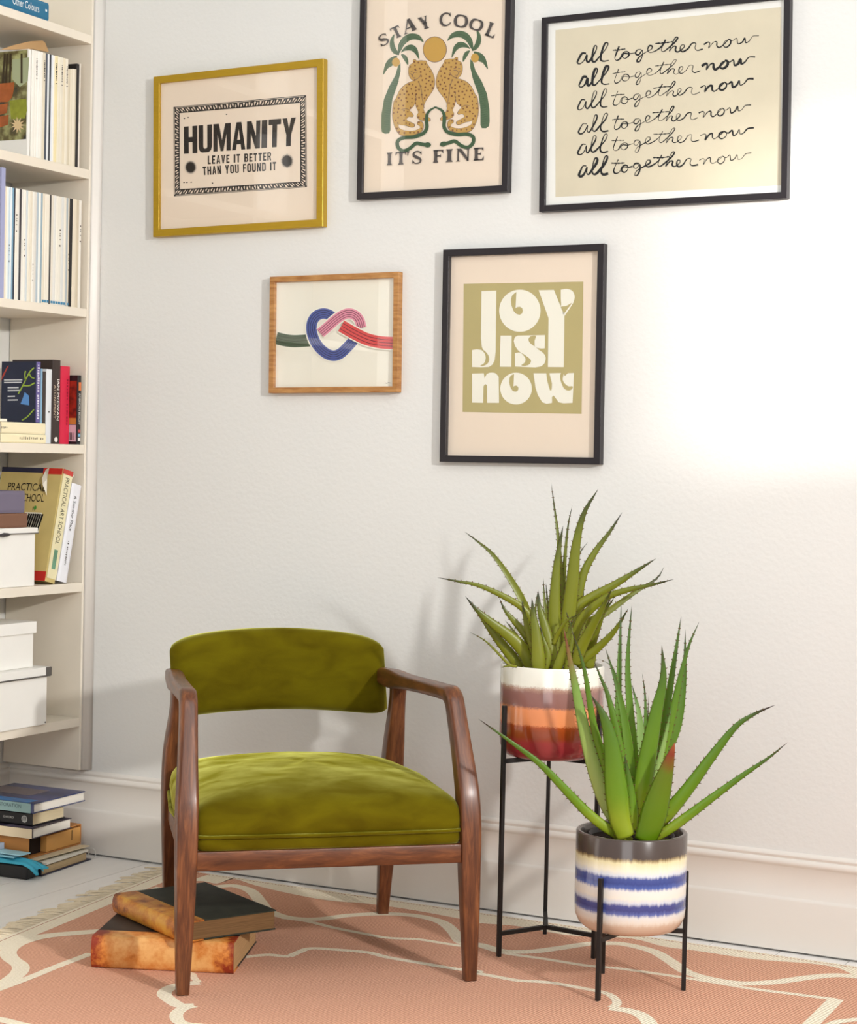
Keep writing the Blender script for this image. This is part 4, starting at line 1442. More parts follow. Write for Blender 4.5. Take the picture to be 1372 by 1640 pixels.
base_bulge = lambda t: (0.72+0.28*min(1, t/0.3))*(1-t**1.9)**0.95
LB = [
 (k5([(470, 1480), (395, 1380), (300, 1130), (215, 800), (150, 480), (92, 188)]), 112/4.1, .02, .05, M_leafP),
 (k5([(470, 1450), (380, 1130), (290, 830), (225, 450), (140, 188)]), 68/4.1, .03, .06, M_leafB),
 (k5([(500, 1560), (462, 1440), (432, 1200), (402, 940), (350, 760), (276, 632)]), 168/4.1, .07, .10, M_leafB),
 (k5([(510, 1480), (480, 1150), (440, 880), (385, 640), (330, 500), (290, 400)]), 84/4.1, .04, .05, M_leafB),
 (k5([(545, 1480), (535, 1200), (500, 850), (440, 560), (365, 318)]), 84/4.1, .03, .02, M_leafB),
 (k5([(500, 1400), (470, 1100), (452, 700), (458, 400), (470, 18)]), 66/4.1, -.02, -.06, M_leafB),
 (k5([(560, 1400), (548, 1000), (525, 700), (512, 400), (538, 40)]), 72/4.1, -.01, -.03, M_leafB),
 (k5([(580, 1400), (590, 1050), (590, 780), (540, 560)]), 92/4.1, -.02, -.05, M_leafP2),
 (k5([(600, 1350), (612, 1050), (628, 800), (625, 620), (607, 484)]), 44/4.1, -.03, -.06, M_leafB),
 (k5([(620, 1200), (642, 800), (649, 628)]), 22/4.1, -.05, -.07, M_leafB),
 (k5([(570, 1520), (598, 1320), (635, 1080), (695, 760), (745, 520), (736, 302)]), 138/4.1, .04, .07, M_leafB),
 (k5([(640, 1450), (690, 1100), (758, 760), (818, 400), (863, 112)]), 84/4.1, .0, -.01, M_leafB),
 (k5([(640, 1450), (700, 1150), (790, 820), (860, 500), (915, 300), (982, 146)]), 78/4.1, .02, .03, M_leafB),
 (k5([(660, 1450), (740, 1080), (840, 820), (882, 520), (890, 196)]), 80/4.1, -.02, -.05, M_leafB),
 (k5([(625, 1585), (672, 1450), (722, 1270), (775, 1090), (822, 938)]), 190/4.1, .085, .12, M_leafR),
 (k5([(540, 1520), (540, 1380), (522, 1200), (490, 1020)]), 88/4.1, .06, .07, M_leafB),
 (k5([(470, 1000), (470, 700), (420, 460), (320, 388)]), 20/4.1, -.06, -.09, M_leafB),
 (k5([(650, 1400), (700, 1150), (760, 900), (800, 700)]), 60/4.1, .03, .03, M_leafP2),
 (k3([(660, 1025), (570, 975), (470, 895), (360, 780), (270, 690), (150, 600), (16, 505)]), 46/2.6385, .05, .12, M_leafB),
 (k3([(700, 1010), (800, 920), (900, 800), (1000, 665), (1100, 540), (1180, 485), (1270, 446)]), 66/2.6385, .01, .03, M_leafB),
 (k3([(720, 1020), (800, 985), (900, 915), (1000, 840), (1130, 745), (1240, 670), (1322, 604)]), 46/2.6385, .05, .08, M_leafB),
]
for i, (pts, w, d0, d1, mm) in enumerate(LB):
    o = leaf(pB, offB, AXB, pts, w, d0, d1, mm, prof=base_bulge if w > 30 else None)
    if mm in (M_leafP, M_leafP2):
        o['label'] = 'pale inner face of a broad leaf'
    if mm is M_leafR:
        o['label'] = 'broad front leaf with a dried reddish brown tip'

# ------------------------------------------------------------------ books
M_page = mat('book_pages', (232, 214, 176), 0.9, 0.1, noise=0.14, nscale=6, stretch=(2, 2, 90))
M_pagew = mat('white_pages', (238, 232, 220), 0.9, 0.1, noise=0.08, nscale=6, stretch=(2, 2, 90))
def marks3(n, P, U, V):
    """printed marks too small to read: a row of n short uneven strokes in the parallelogram P, P+U, P+V"""
    rs = random.Random(n*7+int(P.x*1e4) % 97)
    b = MB()
    for i in range(n):
        if i and rs.random() < .14:
            continue
        a0, a1 = (i+.1)/n, (i+.1+rs.uniform(.35, .8))/n
        v0, v1 = rs.uniform(0, .25), rs.uniform(.7, 1)
        b.add([P+U*a0+V*v0, P+U*a1+V*v0, P+U*a1+V*v1, P+U*a0+V*v1], [(0, 1, 2, 3)])
    return b
CM = {}
def cmat(col, rough=0.5, noise=0.0):
    k = (col, rough, noise)
    if k not in CM:
        CM[k] = mat('cover_%02x%02x%02x_%d' % (*col, int(rough*100)), col, rough, 0.4, noise=noise, nscale=18)
    return CM[k]

def yat(x, y, xf):
    return on(x, y, 0, xf).y

def upright(name, label, cat, x0, x1, ytop, ym, z0, depth, col, xf=-1.385, group=None, pages=None, lean=0.0, rough=0.5, simple=False):
    """a book standing on a shelf: spine facing the room (+x) between image x0 and x1 at height ym; top at image y ytop"""
    ya, yb = yat(x0, ym, xf), yat(x1, ym, xf)
    zt = on((x0+x1)/2, ytop, 0, xf).z
    h, t = zt-z0-0.0008, yb-ya-0.0003
    ow = Vector((xf, ya, z0+0.0008))
    if simple:
        b = MB()
        b.loft([[Vector(p)+Vector((0, 0, z)) for p in ((-depth, 0, 0), (-0.001, 0, 0), (0, t*.2, 0), (0, t*.8, 0), (-0.001, t, 0), (-depth, t, 0))] for z in (0, h)])
        o = b.build(name, cmat(col, rough, 0.05))
        o.location = ow
        tag(o, label, cat, group)
        return o
    root = thing(name, label, cat, ow, 0, group)
    b = MB()
    c = min(0.0025, t*0.15)
    # cover: two boards and a rounded spine
    b.loft([[Vector((x, y, z)) for x, y in ((-depth, 0), (-0.003, 0), (-0.0008, c*.5), (0, t*.3), (0, t*.7), (-0.0008, t-c*.5), (-0.003, t), (-depth, t), (-depth, t-c), (-0.004, t-c), (-0.004, c), (-depth, c))] for z in (0, h)])
    b.build('cover', cmat(col, rough, 0.06), root)
    MB().box((-depth+0.003, c+.0001, 0.002), (-0.0045, t-c-.0001, h-0.003)).build('pages', pages or M_page, root)
    root.rotation_euler = (-lean, 0, 0)
    return root

def spine_text(root, txt, t, h, z0, z1, y0, y1, m_, x=0.0006, bold=0.0, name='spine_lettering'):
    """title reading down the spine"""
    b = text3(txt, Vector((x, t*y0, h*z1)), Vector((0, 0, -h*(z1-z0))), Vector((0, t*(y1-y0), 0)), bold)
    return b.build(name, m_, root, fixn=False)

def spine_marks(root, n, t, h, z0, z1, y0, y1, m_, x=0.0006):
    marks3(n, Vector((x, t*y0, h*z1)), Vector((0, 0, -h*(z1-z0))), Vector((0, t*(y1-y0), 0))).build('spine_marks', m_, root, fixn=False)

def face_text(root, txt, P, U, V, m_, name='cover_lettering', bold=0.0):
    return text3(txt, Vector(P), Vector(U), Vector(V), bold).build(name, m_, root, fixn=False)

k1 = 757/240.0
W1 = (240, 236, 226)
# --- second shelf from the top: magazines
random.seed(21)
GA = 'magazines on the upper magazine shelf'
cols1 = [(158, 166, W1), (166, 176, (236, 232, 222)), (176, 188, W1), (188, 200, (242, 240, 232)), (200, 214, (238, 234, 224)), (214, 228, (222, 212, 190)), (228, 238, (74, 80, 92)), (238, 248, (226, 228, 228)), (248, 257, (50, 52, 58)), (257, 266, (228, 232, 236)),
         (266, 274, (240, 236, 228)), (274, 290, (236, 222, 176)), (290, 304, (234, 226, 206)), (304, 317, (230, 222, 204)), (317, 329, (228, 216, 190)), (329, 342, (236, 228, 210)), (342, 354, (214, 202, 178)), (354, 366, (230, 220, 198)), (366, 379, (232, 222, 202)), (379, 384, (196, 184, 160)), (384, 399, (38, 34, 34)), (399, 407, (228, 220, 206))]
names = {(74, 80, 92): 'slate grey', (50, 52, 58): 'dark charcoal', (38, 34, 34): 'black', (236, 222, 176): 'pale yellow', (214, 202, 178): 'tan', (196, 184, 160): 'thin tan', (222, 212, 190): 'beige'}
for i, (a, c, col) in enumerate(cols1):
    top = 250+(a-158)*0.27 if a < 340 else (348 if a < 384 else 322)
    o = upright('magazine', '%s magazine spine, %s from the left in the upper row of magazines' % (names.get(col, 'off-white'), ORD[i+1]), 'magazine', a/k1, c/k1, top/k1, 560/k1, 2.106, 0.20+random.uniform(-.01, .01), col, xf=-1.373, group=GA, simple=True)
    if i in (2, 5, 11, 13, 15):
        # printed marks on the spine
        hh = max(v.co.z for v in o.data.vertices)
        tt = max(v.co.y for v in o.data.vertices)
        marks3(12, Vector((.0008, tt*.25, hh*.93)), Vector((0, 0, -hh*.2)), Vector((0, tt*.5, 0))).build('spine_lettering', M_ink3, o, fixn=False)
# the big picture book at the left of that row, its cover turned to the room
M_pic = bpy.data.materials.new('garden_picture')
M_pic.use_nodes = True
nt = M_pic.node_tree
bs = nt.nodes['Principled BSDF']
bs.inputs['Roughness'].default_value = 0.35
tc = nt.nodes.new('ShaderNodeTexCoord')
nn = nt.nodes.new('ShaderNodeTexNoise')
nn.inputs['Scale'].default_value = 26
nn.inputs['Detail'].default_value = 5
nt.links.new(tc.outputs['Object'], nn.inputs['Vector'])
rr = nt.nodes.new('ShaderNodeValToRGB')
el = rr.color_ramp.elements
el[0].position, el[0].color = 0.36, rgb(34, 30, 20)
el[1].position, el[1].color = 0.7, rgb(176, 178, 120)
x = el.new(0.5)
x.color = rgb(96, 86, 44)
nt.links.new(nn.outputs['Fac'], rr.inputs['Fac'])
nt.links.new(rr.outputs['Color'], bs.inputs['Base Color'])
ya = yat(152/k1, 560/k1, -1.374)
z0 = 2.1068
zt = on(155/k1, 250/k1, 0, -1.374).z
h = zt-z0
pb = thing('picture_book', 'picture book with terracotta flowerpots on its cover, left of the upper magazines', 'book', (-1.374, ya, z0))
MB().box((-0.25, -0.011, 0), (0, 0.0, h)).build('cover', cmat((238, 236, 230), 0.4), pb)
MB().box((-0.25, -0.0118, h*.16), (-0.004, -0.0111, h-.002)).build('cover_picture', M_pic, pb)
M_terra = mat('terracotta_print', (178, 98, 48), 0.4, 0.3, noise=0.35, nscale=40)
M_lime = mat('lime_print', (150, 156, 50), 0.4, 0.3, noise=0.3, nscale=50)
M_shell = mat('shell_print', (222, 196, 150), 0.4, 0.3)
M_trunk = mat('trunk_print', (58, 46, 28), 0.4, 0.3)
M_sky = mat('sky_print', (168, 176, 140), 0.4, 0.3)
def cover_poly(name, pts, m_, lay):
    P = [on(x/k1, y/k1, 1, ya-0.0119-0.0002*lay) for x, y in pts]
    o_ = Vector((-1.374, ya, z0))
    b = MB().add([p-o_ for p in P], tessellate_polygon([P]))
    return b.build(name, m_, pb, fixn=False)
cover_poly('sky_print', [(62, 400), (62, 300), (148, 290), (140, 410), (100, 440)], M_sky, 1)
for i, x in enumerate((8, 24, 45, 104)):
    cover_poly('tree_trunk_print', [(x, 420), (x+10, 420), (x+22-i*4, 270), (x+12-i*4, 270)], M_trunk, 2)
cover_poly('flowerpot_print', [(-20, 424), (72, 416), (72, 436), (62, 490), (40, 515), (-5, 516)], M_terra, 3)
cover_poly('flowerpot_print', [(-14, 530), (40, 522), (34, 570), (0, 580)], M_terra, 3)
cover_poly('lime_pot_print', [(48, 508), (134, 498), (136, 560), (126, 598), (56, 602)], M_lime, 3)
cover_poly('flowerpot_print', [(-14, 590), (44, 580), (40, 630), (-10, 648)], M_terra, 4)
pts = []
for i in range(22):
    a = 2*math.pi*i/22
    r = 46 if i % 2 == 0 else 20
    pts.append((90+r*math.cos(a)*.85, 632+r*math.sin(a)*.95))
cover_poly('star_shell_print', pts, M_shell, 5)
# brown paper folder leaning behind the magazines
P = [on(x/k1, y/k1, 0, -1.43) for x, y in ((4, 251), (70, 228), (150, 209), (215, 205), (228, 214), (247, 263), (165, 248))]
tri = tessellate_polygon([P])
n_ = len(P)
fd = MB().add(P+[p+Vector((-.004, 0, 0)) for p in P], [tuple(t) for t in tri]+[tuple(i+n_ for i in t[::-1]) for t in tri]+[(i, (i+1) % n_, n_+(i+1) % n_, n_+i) for i in range(n_)])
fold = fd.build('paper_folder', mat('brown_paper', (196, 158, 112), 0.85, 0.2, noise=0.1, nscale=12))
tag(fold, 'brown paper folder peaking above the picture book and the upper row of magazines', 'folder')

# --- third shelf: magazines
GB = 'magazines on the lower magazine shelf'
seq = [(24, 32, (226, 214, 190)), (32, 42, (240, 236, 226)), (42, 52, (196, 212, 222)), (52, 60, (226, 232, 234)), (60, 68, (120, 158, 182)), (68, 76, (36, 44, 60)), (76, 88, (236, 230, 218)), (88, 97, (226, 222, 214)), (97, 108, (62, 58, 62)), (108, 118, (232, 228, 218)), (118, 130, (238, 232, 220)), (130, 140, (206, 212, 214)), (140, 152, (234, 226, 208)),
       (152, 163, (226, 216, 196)), (163, 172, (236, 232, 222)), (172, 184, (220, 214, 204)), (184, 194, (176, 188, 196)), (194, 205, (240, 238, 230)), (205, 214, (150, 170, 180)), (214, 226, (228, 218, 198)), (226, 238, (236, 228, 212)), (238, 250, (234, 226, 210)), (250, 258, (52, 48, 48)), (258, 270, (228, 220, 204)), (270, 283, (224, 222, 216)), (283, 295, (236, 230, 216)), (295, 309, (230, 224, 210)), (309, 322, (216, 216, 212)), (322, 334, (232, 224, 208)), (334, 343, (170, 178, 182)), (343, 350, (214, 202, 180)), (350, 366, (34, 30, 30)), (366, 386, (226, 214, 192)), (386, 398, (206, 192, 168)), (398, 411, (234, 228, 216))]
nb = {(196, 212, 222): 'pale blue', (120, 158, 182): 'mid blue', (36, 44, 60): 'navy', (62, 58, 62): 'charcoal', (176, 188, 196): 'grey blue', (150, 170, 180): 'dusty blue', (52, 48, 48): 'dark brown', (34, 30, 30): 'black', (170, 178, 182): 'grey', (214, 202, 180): 'tan', (206, 192, 168): 'beige', (226, 214, 190): 'cream'}
for i, (a, c, col) in enumerate(seq):
    top = 942+(a-30)*0.19
    o = upright('magazine', '%s magazine spine, %s from the left in the lower row of magazines' % (nb.get(col, 'off-white'), ORD[i+1]), 'magazine', a/k1, c/k1, top/k1, 1240/k1, 1.682, 0.205+random.uniform(-.01, .01), col, xf=-1.373, group=GB, simple=True)
    hh = max(v.co.z for v in o.data.vertices)
    tt = max(v.co.y for v in o.data.vertices)
    if i % 4 == 2 and sum(col) > 500:
        marks3(9, Vector((.0008, tt*.25, hh*(.35+.07*(i % 7)))), Vector((0, 0, -hh*.16)), Vector((0, tt*.5, 0))).build('spine_lettering', M_ink3, o, fixn=False)
    if 18 < i < 31 and sum(col) > 560:
        MB().box((0.0003, tt*.1, hh*.012), (0.0009, tt*.9, hh*.035)).build('blue_label', cmat((66, 132, 168)), o)
ya = yat(2/k1, 1240/k1, -1.374)
yb = yat(23/k1, 1240/k1, -1.374)
o = MB().box((-0.2, 0, 0), (0, yb-ya-.0005, 0.376)).build('magazine_file', cmat((158, 162, 196), 0.6))
o.location = (-1.374, ya, 1.6828)
tag(o, 'lavender magazine file at the left end of the lower row of magazines', 'magazine file')

# --- fourth shelf: books
k2 = 820/240.0
def X2(a):
    return a/k2
def Y2(a):
    return 480+a/k2
z0 = 1.266
# two cream paperbacks lying flat
def flat(name, label, xr, xl_len, xf, depth, z, th, col, pages=M_pagew, ym=690, rough=0.5):
    yr = yat(xr, ym, xf)
    root = thing(name, label, 'book', (xf, yr, z+.0006))
    c = min(0.002, th*.12)
    MB().loft([[Vector((x, y, zz)) for x, zz in ((-depth, 0), (-.002, 0), (0, th*.15), (0, th*.85), (-.002, th), (-depth, th), (-depth, th-c), (-.003, th-c), (-.003, c), (-depth, c))] for y in (-xl_len, 0)]).build('cover', cmat(col, rough, .03), root)
    MB().box((-depth+.002, -xl_len+.002, c+.0001), (-.0035, -.0018, th-c-.0001)).build('pages', pages, root)
    return root
zc1 = on(20, Y2(732), 0, -1.366).z
zc2 = on(20, Y2(669), 0, -1.366).z
f1 = flat('paperback_book', 'cream paperback lying flat, lower of the two under the navy botanical book', X2(252), 0.205, -1.366, 0.15, z0, zc1-z0-.001, (240, 228, 190))
f2 = flat('paperback_book', 'cream paperback lying flat, upper of the two under the navy botanical book', X2(248), 0.20, -1.367, 0.15, zc1, zc2-zc1-.001, (238, 226, 190))
M_faint = mat('faint_lettering', (150, 140, 120), 0.8, 0.2)
marks3(13, Vector((.0006, -.012, (zc1-z0)*.68)), Vector((0, -.115, 0)), Vector((0, 0, -(zc1-z0)*.34))).build('spine_lettering', M_faint, f1, fixn=False)
marks3(7, Vector((.0006, -.175, (zc2-zc1)*.6)), Vector((0, -.04, 0)), Vector((0, 0, -(zc2-zc1)*.25))).build('spine_lettering', M_faint, f2, fixn=False)
# navy botanical book standing on them
zt = on(X2(205), Y2(338), 0, -1.380).z
xf = -1.380
ya, yb = yat(X2(196), Y2(500), xf), yat(X2(221), Y2(500), xf)
zb = zc2+.0008
h = zt-zb
nav = thing('hardback_book', 'navy book with botanical cover and purple spine, standing on two cream paperbacks', 'book', (xf, ya, zb))
t = yb-ya
MB().loft([[Vector((x, y, z)) for x, y in ((-.13, 0), (-.002, 0), (0, t*.2), (0, t*.8), (-.002, t), (-.13, t), (-.13, t-.002), (-.004, t-.002), (-.004, .002), (-.13, .002))] for z in (0, h)]).build('cover', cmat((28, 36, 62), .4, .2), nav)
MB().box((-.127, .0022, .003), (-.0045, t-.0022, h-.003)).build('pages', M_page, nav)
MB().box((-.0008, t*.1, .001), (.0006, t*.9, h-.001)).build('spine_band', cmat((104, 92, 150), .45), nav)
spine_marks(nav, 22, t, h, .05, .95, .25, .72, cmat((226, 222, 230)), .0009)
no = Vector((xf, ya, zb))
def navp(pts, m_, name, lay=1):
    P = [on(X2(x), Y2(y), 1, ya-0.0003*lay)-no for x, y in pts]
    MB().add(P, tessellate_polygon([P])).build(name, m_, nav, fixn=False)
def navs(pts, w, m_, name, lay=1):
    P = sm2(pts, 5)
    v = []
    for i, (x, y) in enumerate(P):
        a, c = P[max(i-1, 0)], P[min(i+1, len(P)-1)]
        L = math.hypot(c[0]-a[0], c[1]-a[1]) or 1
        v += [on(X2(x-(c[1]-a[1])/L*w/2), Y2(y+(c[0]-a[0])/L*w/2), 1, ya-.0003*lay)-no, on(X2(x+(c[1]-a[1])/L*w/2), Y2(y-(c[0]-a[0])/L*w/2), 1, ya-.0003*lay)-no]
    MB().add(v, [(2*i, 2*i+1, 2*i+3, 2*i+2) for i in range(len(P)-1)]).build(name, m_, nav, fixn=False)
M_stem = cmat((150, 176, 60))
navs([(100, 515), (130, 460), (160, 400), (186, 372)], 7, M_stem, 'stem_print')
navs([(125, 470), (160, 470), (190, 455)], 7, M_stem, 'stem_print')
navs([(140, 440), (136, 410), (140, 390)], 7, M_stem, 'stem_print')
navs([(160, 405), (172, 425), (188, 430)], 6, M_stem, 'stem_print')
navs([(120, 660), (150, 640), (186, 600)], 6, M_stem, 'stem_print')
navp([(135, 505), (158, 525), (160, 578), (112, 570), (128, 530)], cmat((86, 140, 204)), 'flower_print')
navp([(40, 365), (48, 360), (20, 420), (6, 444), (14, 412)], cmat((176, 60, 44)), 'feather_print')
for y, w in ((436, 100), (450, 96), (478, 60), (494, 66), (526, 40), (546, 56)):
    navp([(22 if w > 80 else 42, y), (22+w if w > 80 else 42+w, y-1), (22+w if w > 80 else 42+w, y+6), (22 if w > 80 else 42, y+7)], cmat((200, 202, 206)), 'lettering_line')
small = MB().box((-.05, -.10, 0), (0, 0, .0075)).build('note_card', cmat((238, 232, 214)))
small.location = (-1.367, yat(X2(38), Y2(650), -1.367), zc2+.0006)
tag(small, 'small cream card box lying on the two cream paperbacks beside the navy book', 'card')
def bk(name, label, a, c, top, xf, depth, col, pages=None, rough=0.5):
    return upright(name, label, 'book', X2(a), X2(c), Y2(top), Y2(600), z0, depth, col, xf=xf, pages=pages, rough=rough)
def dims(root):
    for ch in root.children:
        if ch.name.startswith('cover'):
            return max(v.co.y for v in ch.data.vertices), max(v.co.z for v in ch.data.vertices)
r_ = bk('paperback_book', 'slim pale blue and white paperback right behind the navy botanical book', 222, 232, 378, -1.392, .13, (140, 178, 204))
r_ = bk('paperback_book', 'slim dark brown paperback between the pale blue one and the white one', 232, 252, 392, -1.392, .13, (66, 56, 50))
r_ = bk('paperback_book', 'thin white paperback standing left of the tall dark brown novel', 253, 284, 380, -1.390, .13, (226, 228, 230), M_pagew)
t, h = dims(r_)
spine_marks(r_, 2, t, h, .40, .44, .3, .6, M_ink3)
r_ = bk('hardback_book', 'tall dark brown novel with white lettering, left of the red book', 287, 329, 330, -1.386, .155, (58, 46, 42))
t, h = dims(r_)
M_wl = cmat((232, 226, 218))
spine_text(r_, 'IAN McEWAN', t, h, .28, .77, .55, .85, M_wl)
spine_text(r_, 'ATONEMENT', t, h, .30, .70, .14, .42, cmat((196, 176, 150)))
MB().add([Vector((.0008, t*(.5+.22*math.cos(a)), h*.05+.008*math.sin(a))) for a in [2*math.pi*k/14 for k in range(14)]], [tuple(range(14))]).build('publisher_emblem', M_wl, r_, fixn=False)
r_ = bk('hardback_book', 'bright red book standing between the dark brown novel and the black film case', 331, 381, 364, -1.397, .125, (216, 42, 72), M_pagew)
t, h = dims(r_)
spine_marks(r_, 15, t, h, .24, .84, .62, .80, cmat((150, 26, 50)))
r_ = bk('film_case', 'black film case with a red picture cover at the right end of the row', 426, 444, 414, -1.368, .13, (30, 27, 30), cmat((30, 27, 30)), .3)
r_['category'] = 'film case'
t, h = dims(r_)
spine_text(r_, 'AMERICAN BEAUTY', t, h, .28, .74, .2, .7, M_wl)
MB().box((-.0005, t*.15, h*.78), (.0008, t*.85, h*.9)).build('spine_patch', cmat((214, 120, 70)), r_)
for zz, cc in ((.17, (196, 90, 90)), (.11, (120, 176, 210)), (.05, (230, 226, 220))):
    MB().box((-.0005, t*.2, h*zz), (.0008, t*.8, h*(zz+.045))).build('spine_patch', cmat(cc), r_)
MB().box((-.05, -.0006, h*.36), (-.006, .0004, h*.92)).build('cover_picture', mat('film_picture', (176, 50, 30), .3, .4, noise=1, nscale=40, col2=(40, 18, 16)), r_)
MB().box((-.05, -.0008, h*.29), (-.006, .0004, h*.38)).build('cover_band', cmat((200, 130, 60)), r_)
MB().box((-.05, -.0008, h*.04), (-.006, .0004, h*.28)).build('barcode_panel', cmat((216, 180, 190)), r_)
for q in range(8):
    MB().box((-.045+q*.0045, -.0012, h*.06), (-.043+q*.0045, -.0008, h*.17)).build('bar', M_ink, r_)

# --- fifth shelf: leaning art book, white novel, white box with books on it
z0 = .842
lean = math.radians(13.0)
yR = yat(X2(306), Y2(1556), -1.367)
tb = (yat(X2(396), Y2(952), -1.367)-yat(X2(338), Y2(952), -1.367))*.95
hb = (on(X2(340), Y2(945), 0, -1.367).z-z0)/math.cos(lean)
art = thing('art_book', 'large worn yellow art book with a torn corner, leaning to the right', 'book', (-1.367, yR-.002-tb*math.cos(lean), z0+.001+tb*math.sin(lean)))
c = .0028
cov = MB().loft([[Vector((x, y, z)) for x, y in ((-.235, 0), (-.004, 0), (0, tb*.2), (0, tb*.8), (-.004, tb), (-.235, tb), (-.235, tb-c), (-.006, tb-c), (-.006, c), (-.235, c))] for z in (0, hb)]).build('cover', mat('art_cover', (208, 186, 120), .6, .3, noise=.15, nscale=9), art)
MB().box((-.230, c+.0002, .004), (-.0065, tb-c-.0002, hb-.005)).build('pages', M_page, art)
MB().box((-.0005, tb*.05, hb*.035), (.0007, tb*.95, hb*.955)).build('spine_panel', cmat((232, 222, 180), .6, .1), art)
M_redb = cmat((196, 42, 34), .55, .15)
MB().box((-.0006, tb*.02, hb*.957), (.0009, tb*.98, hb*.999)).build('red_band', cmat((206, 70, 60), .55, .3), art)
MB().box((-.075, -.0009, hb*.945), (-.003, .0002, hb*.998)).build('red_band', M_redb, art)
MB().box((-.235, -.0008, hb*.955), (-.0755, .0002, hb*.999)).build('dark_band', cmat((44, 44, 70), .5, .3), art)
MB().box((-.10, -.0009, hb*.002), (-.003, .0002, hb*.085)).build('red_band', M_redb, art)
MB().box((-.0005, tb*.35, hb*.12), (.0012, tb*.7, hb*.29)).build('green_label', cmat((120, 168, 136), .6, .4), art)
spine_text(art, 'PRACTICAL ART SCHOOL', tb, hb, .34, .93, .32, .7, M_ink, x=.001)
face_text(art, 'PRACTICAL', (-.20, -.0008, hb*.79), (.145, 0, 0), (0, 0, .024), M_ink)
face_text(art, 'ART SCHOOL', (-.20, -.0008, hb*.695), (.145, 0, 0), (0, 0, .024), M_ink)
MB().box((-.118, -.0007, hb*.42), (-.055, .0001, hb*.60)).build('brush_panel', cmat((228, 222, 204)), art)
b = MB()
for q in range(7):
    a = (-.116+q*.0085, hb*(.43+.01*(q % 3)))
    b.add([Vector((a[0], -.001, a[1])), Vector((a[0]+.006, -.001, a[1]-.003)), Vector((a[0]+.018, -.001, hb*.585)), Vector((a[0]+.011, -.001, hb*.59))], [(0, 1, 2, 3)])
b.build('brush_print', M_ink2, art, fixn=False)
face_text(art, '17', (-.092, -.0008, hb*.615), (.014, 0, 0), (0, 0, .012), M_ink)
MB().add([Vector((-.083+.005*math.cos(2*math.pi*k/9), -.001, hb*.64+.007*math.sin(2*math.pi*k/9))) for k in range(9)], [tuple(range(9))]).build('green_blob_print', cmat((60, 140, 50)), art, fixn=False)
# torn flap of the jacket
b = MB()
P = [(-.066, -.001, hb*.985), (-.05, -.006, hb*1.0), (-.047, -.012, hb*.9), (-.044, -.004, hb*.75), (-.058, -.014, hb*.84), (-.068, -.010, hb*.90)]
b.add([Vector(p) for p in P], [(0, 1, 2), (0, 2, 5), (5, 2, 4), (2, 3, 4)])
b.build('torn_flap', cmat((238, 232, 216), .8), art, smooth=False, fixn=False)
b = MB()
for yy, zz, r in ((tb*.98, hb*.985, .006), (tb*1.06, hb*.965, .006), (tb*1.0, hb*.945, .005), (tb*.5, hb*.03, .006), (tb*.95, hb*.04, .005)):
    v, f = [], []
    n = 8
    for i in range(5):
        for j in range(n):
            a, e = 2*math.pi*j/n, -math.pi/2+math.pi*i/4
            v.append(Vector((-.006+r*math.cos(e)*math.cos(a), yy+r*.8*math.cos(e)*math.sin(a), zz+r*math.sin(e))))
    for i in range(4):
        for j in range(n):
            f.append((i*n+j, i*n+(j+1) % n, (i+1)*n+(j+1) % n, (i+1)*n+j))
    b.add(v, f)
b.build('frayed_edge', M_pagew, art, smooth=True)
art.rotation_euler = (-lean, 0, 0)
lean2 = math.radians(12.6)
yR2 = yat(X2(378), Y2(1550), -1.3645)
t2 = (yat(X2(455), Y2(1030), -1.3645)-yat(X2(400), Y2(1030), -1.3645))*.96
h2 = (on(X2(424), Y2(1022), 0, -1.3645).z-z0)/math.cos(lean2)
sp_ = thing('hardback_book', 'white hardback leaning against the end panel, right of the yellow art book', 'book', (-1.3645, yR2-.0095-t2*math.cos(lean2), z0+.001+t2*math.sin(lean2)))
MB().loft([[Vector((x, y, z)) for x, y in ((-.15, 0), (-.003, 0), (0, t2*.2), (0, t2*.8), (-.003, t2), (-.15, t2), (-.15, t2-.002), (-.005, t2-.002), (-.005, .002), (-.15, .002))] for z in (0, h2)]).build('cover', cmat((232, 232, 236), .45, .03), sp_)
MB().box((-.147, .0022, .003), (-.0055, t2-.0022, h2-.003)).build('pages', M_pagew, sp_)
spine_text(sp_, 'A Summer Place', t2, h2, .52, .88, .34, .62, M_ink)
spine_marks(sp_, 13, t2, h2, .16, .42, .38, .56, M_ink3)
sp_.rotation_euler = (-lean2, 0, 0)

M_box = mat('white_card', (236, 233, 226), .6, .3, noise=.03, nscale=8)
M_steel = mat('box_metal', (120, 116, 112), .35, .5, metal=.9)
def storage_box(label, xr, xf, z0, z_lid, z_top, length, depth, lid_over=.006, lid_px=None):
    yr = yat(xr, 900, xf)
    root = thing('storage_box', label, 'storage box', (xf, yr, z0+.0006))
    h = z_lid-z0
    bevel(MB().box((-depth, -length, 0), (0, 0, h+.004)).build('body', M_box, root), .0015)
    o = bevel(MB().box((-depth-lid_over, -length-lid_over, h+.0042), (lid_over, lid_over, z_top-z0)).build('lid', M_box, root), .002)
    return root, h, z_top-z0
zl = on(30, Y2(1290), 0, -1.372).z
zt = on(30, Y2(1262), 0, -1.368).z+.006
bx, h, ht = storage_box('white lidded box on the shelf with the leaning art book, books piled on its lid', X2(190), -1.372, z0, zl, zt, .30, .20)
MB().box((.0062, -.20, h+.0035), (.0075, .0065, h+.0065)).build('lid_trim', M_steel, bx)
MB().tube([Vector((.008, -.175, h+.002)), Vector((.014, -.16, h+.004)), Vector((.012, -.14, h+.0035)), Vector((.008, -.125, h+.004))], [.002, .006, .005, .002], 8).build('ribbon_tie', cmat((52, 48, 50)), bx, smooth=True)
ztop = z0+ht+.0006
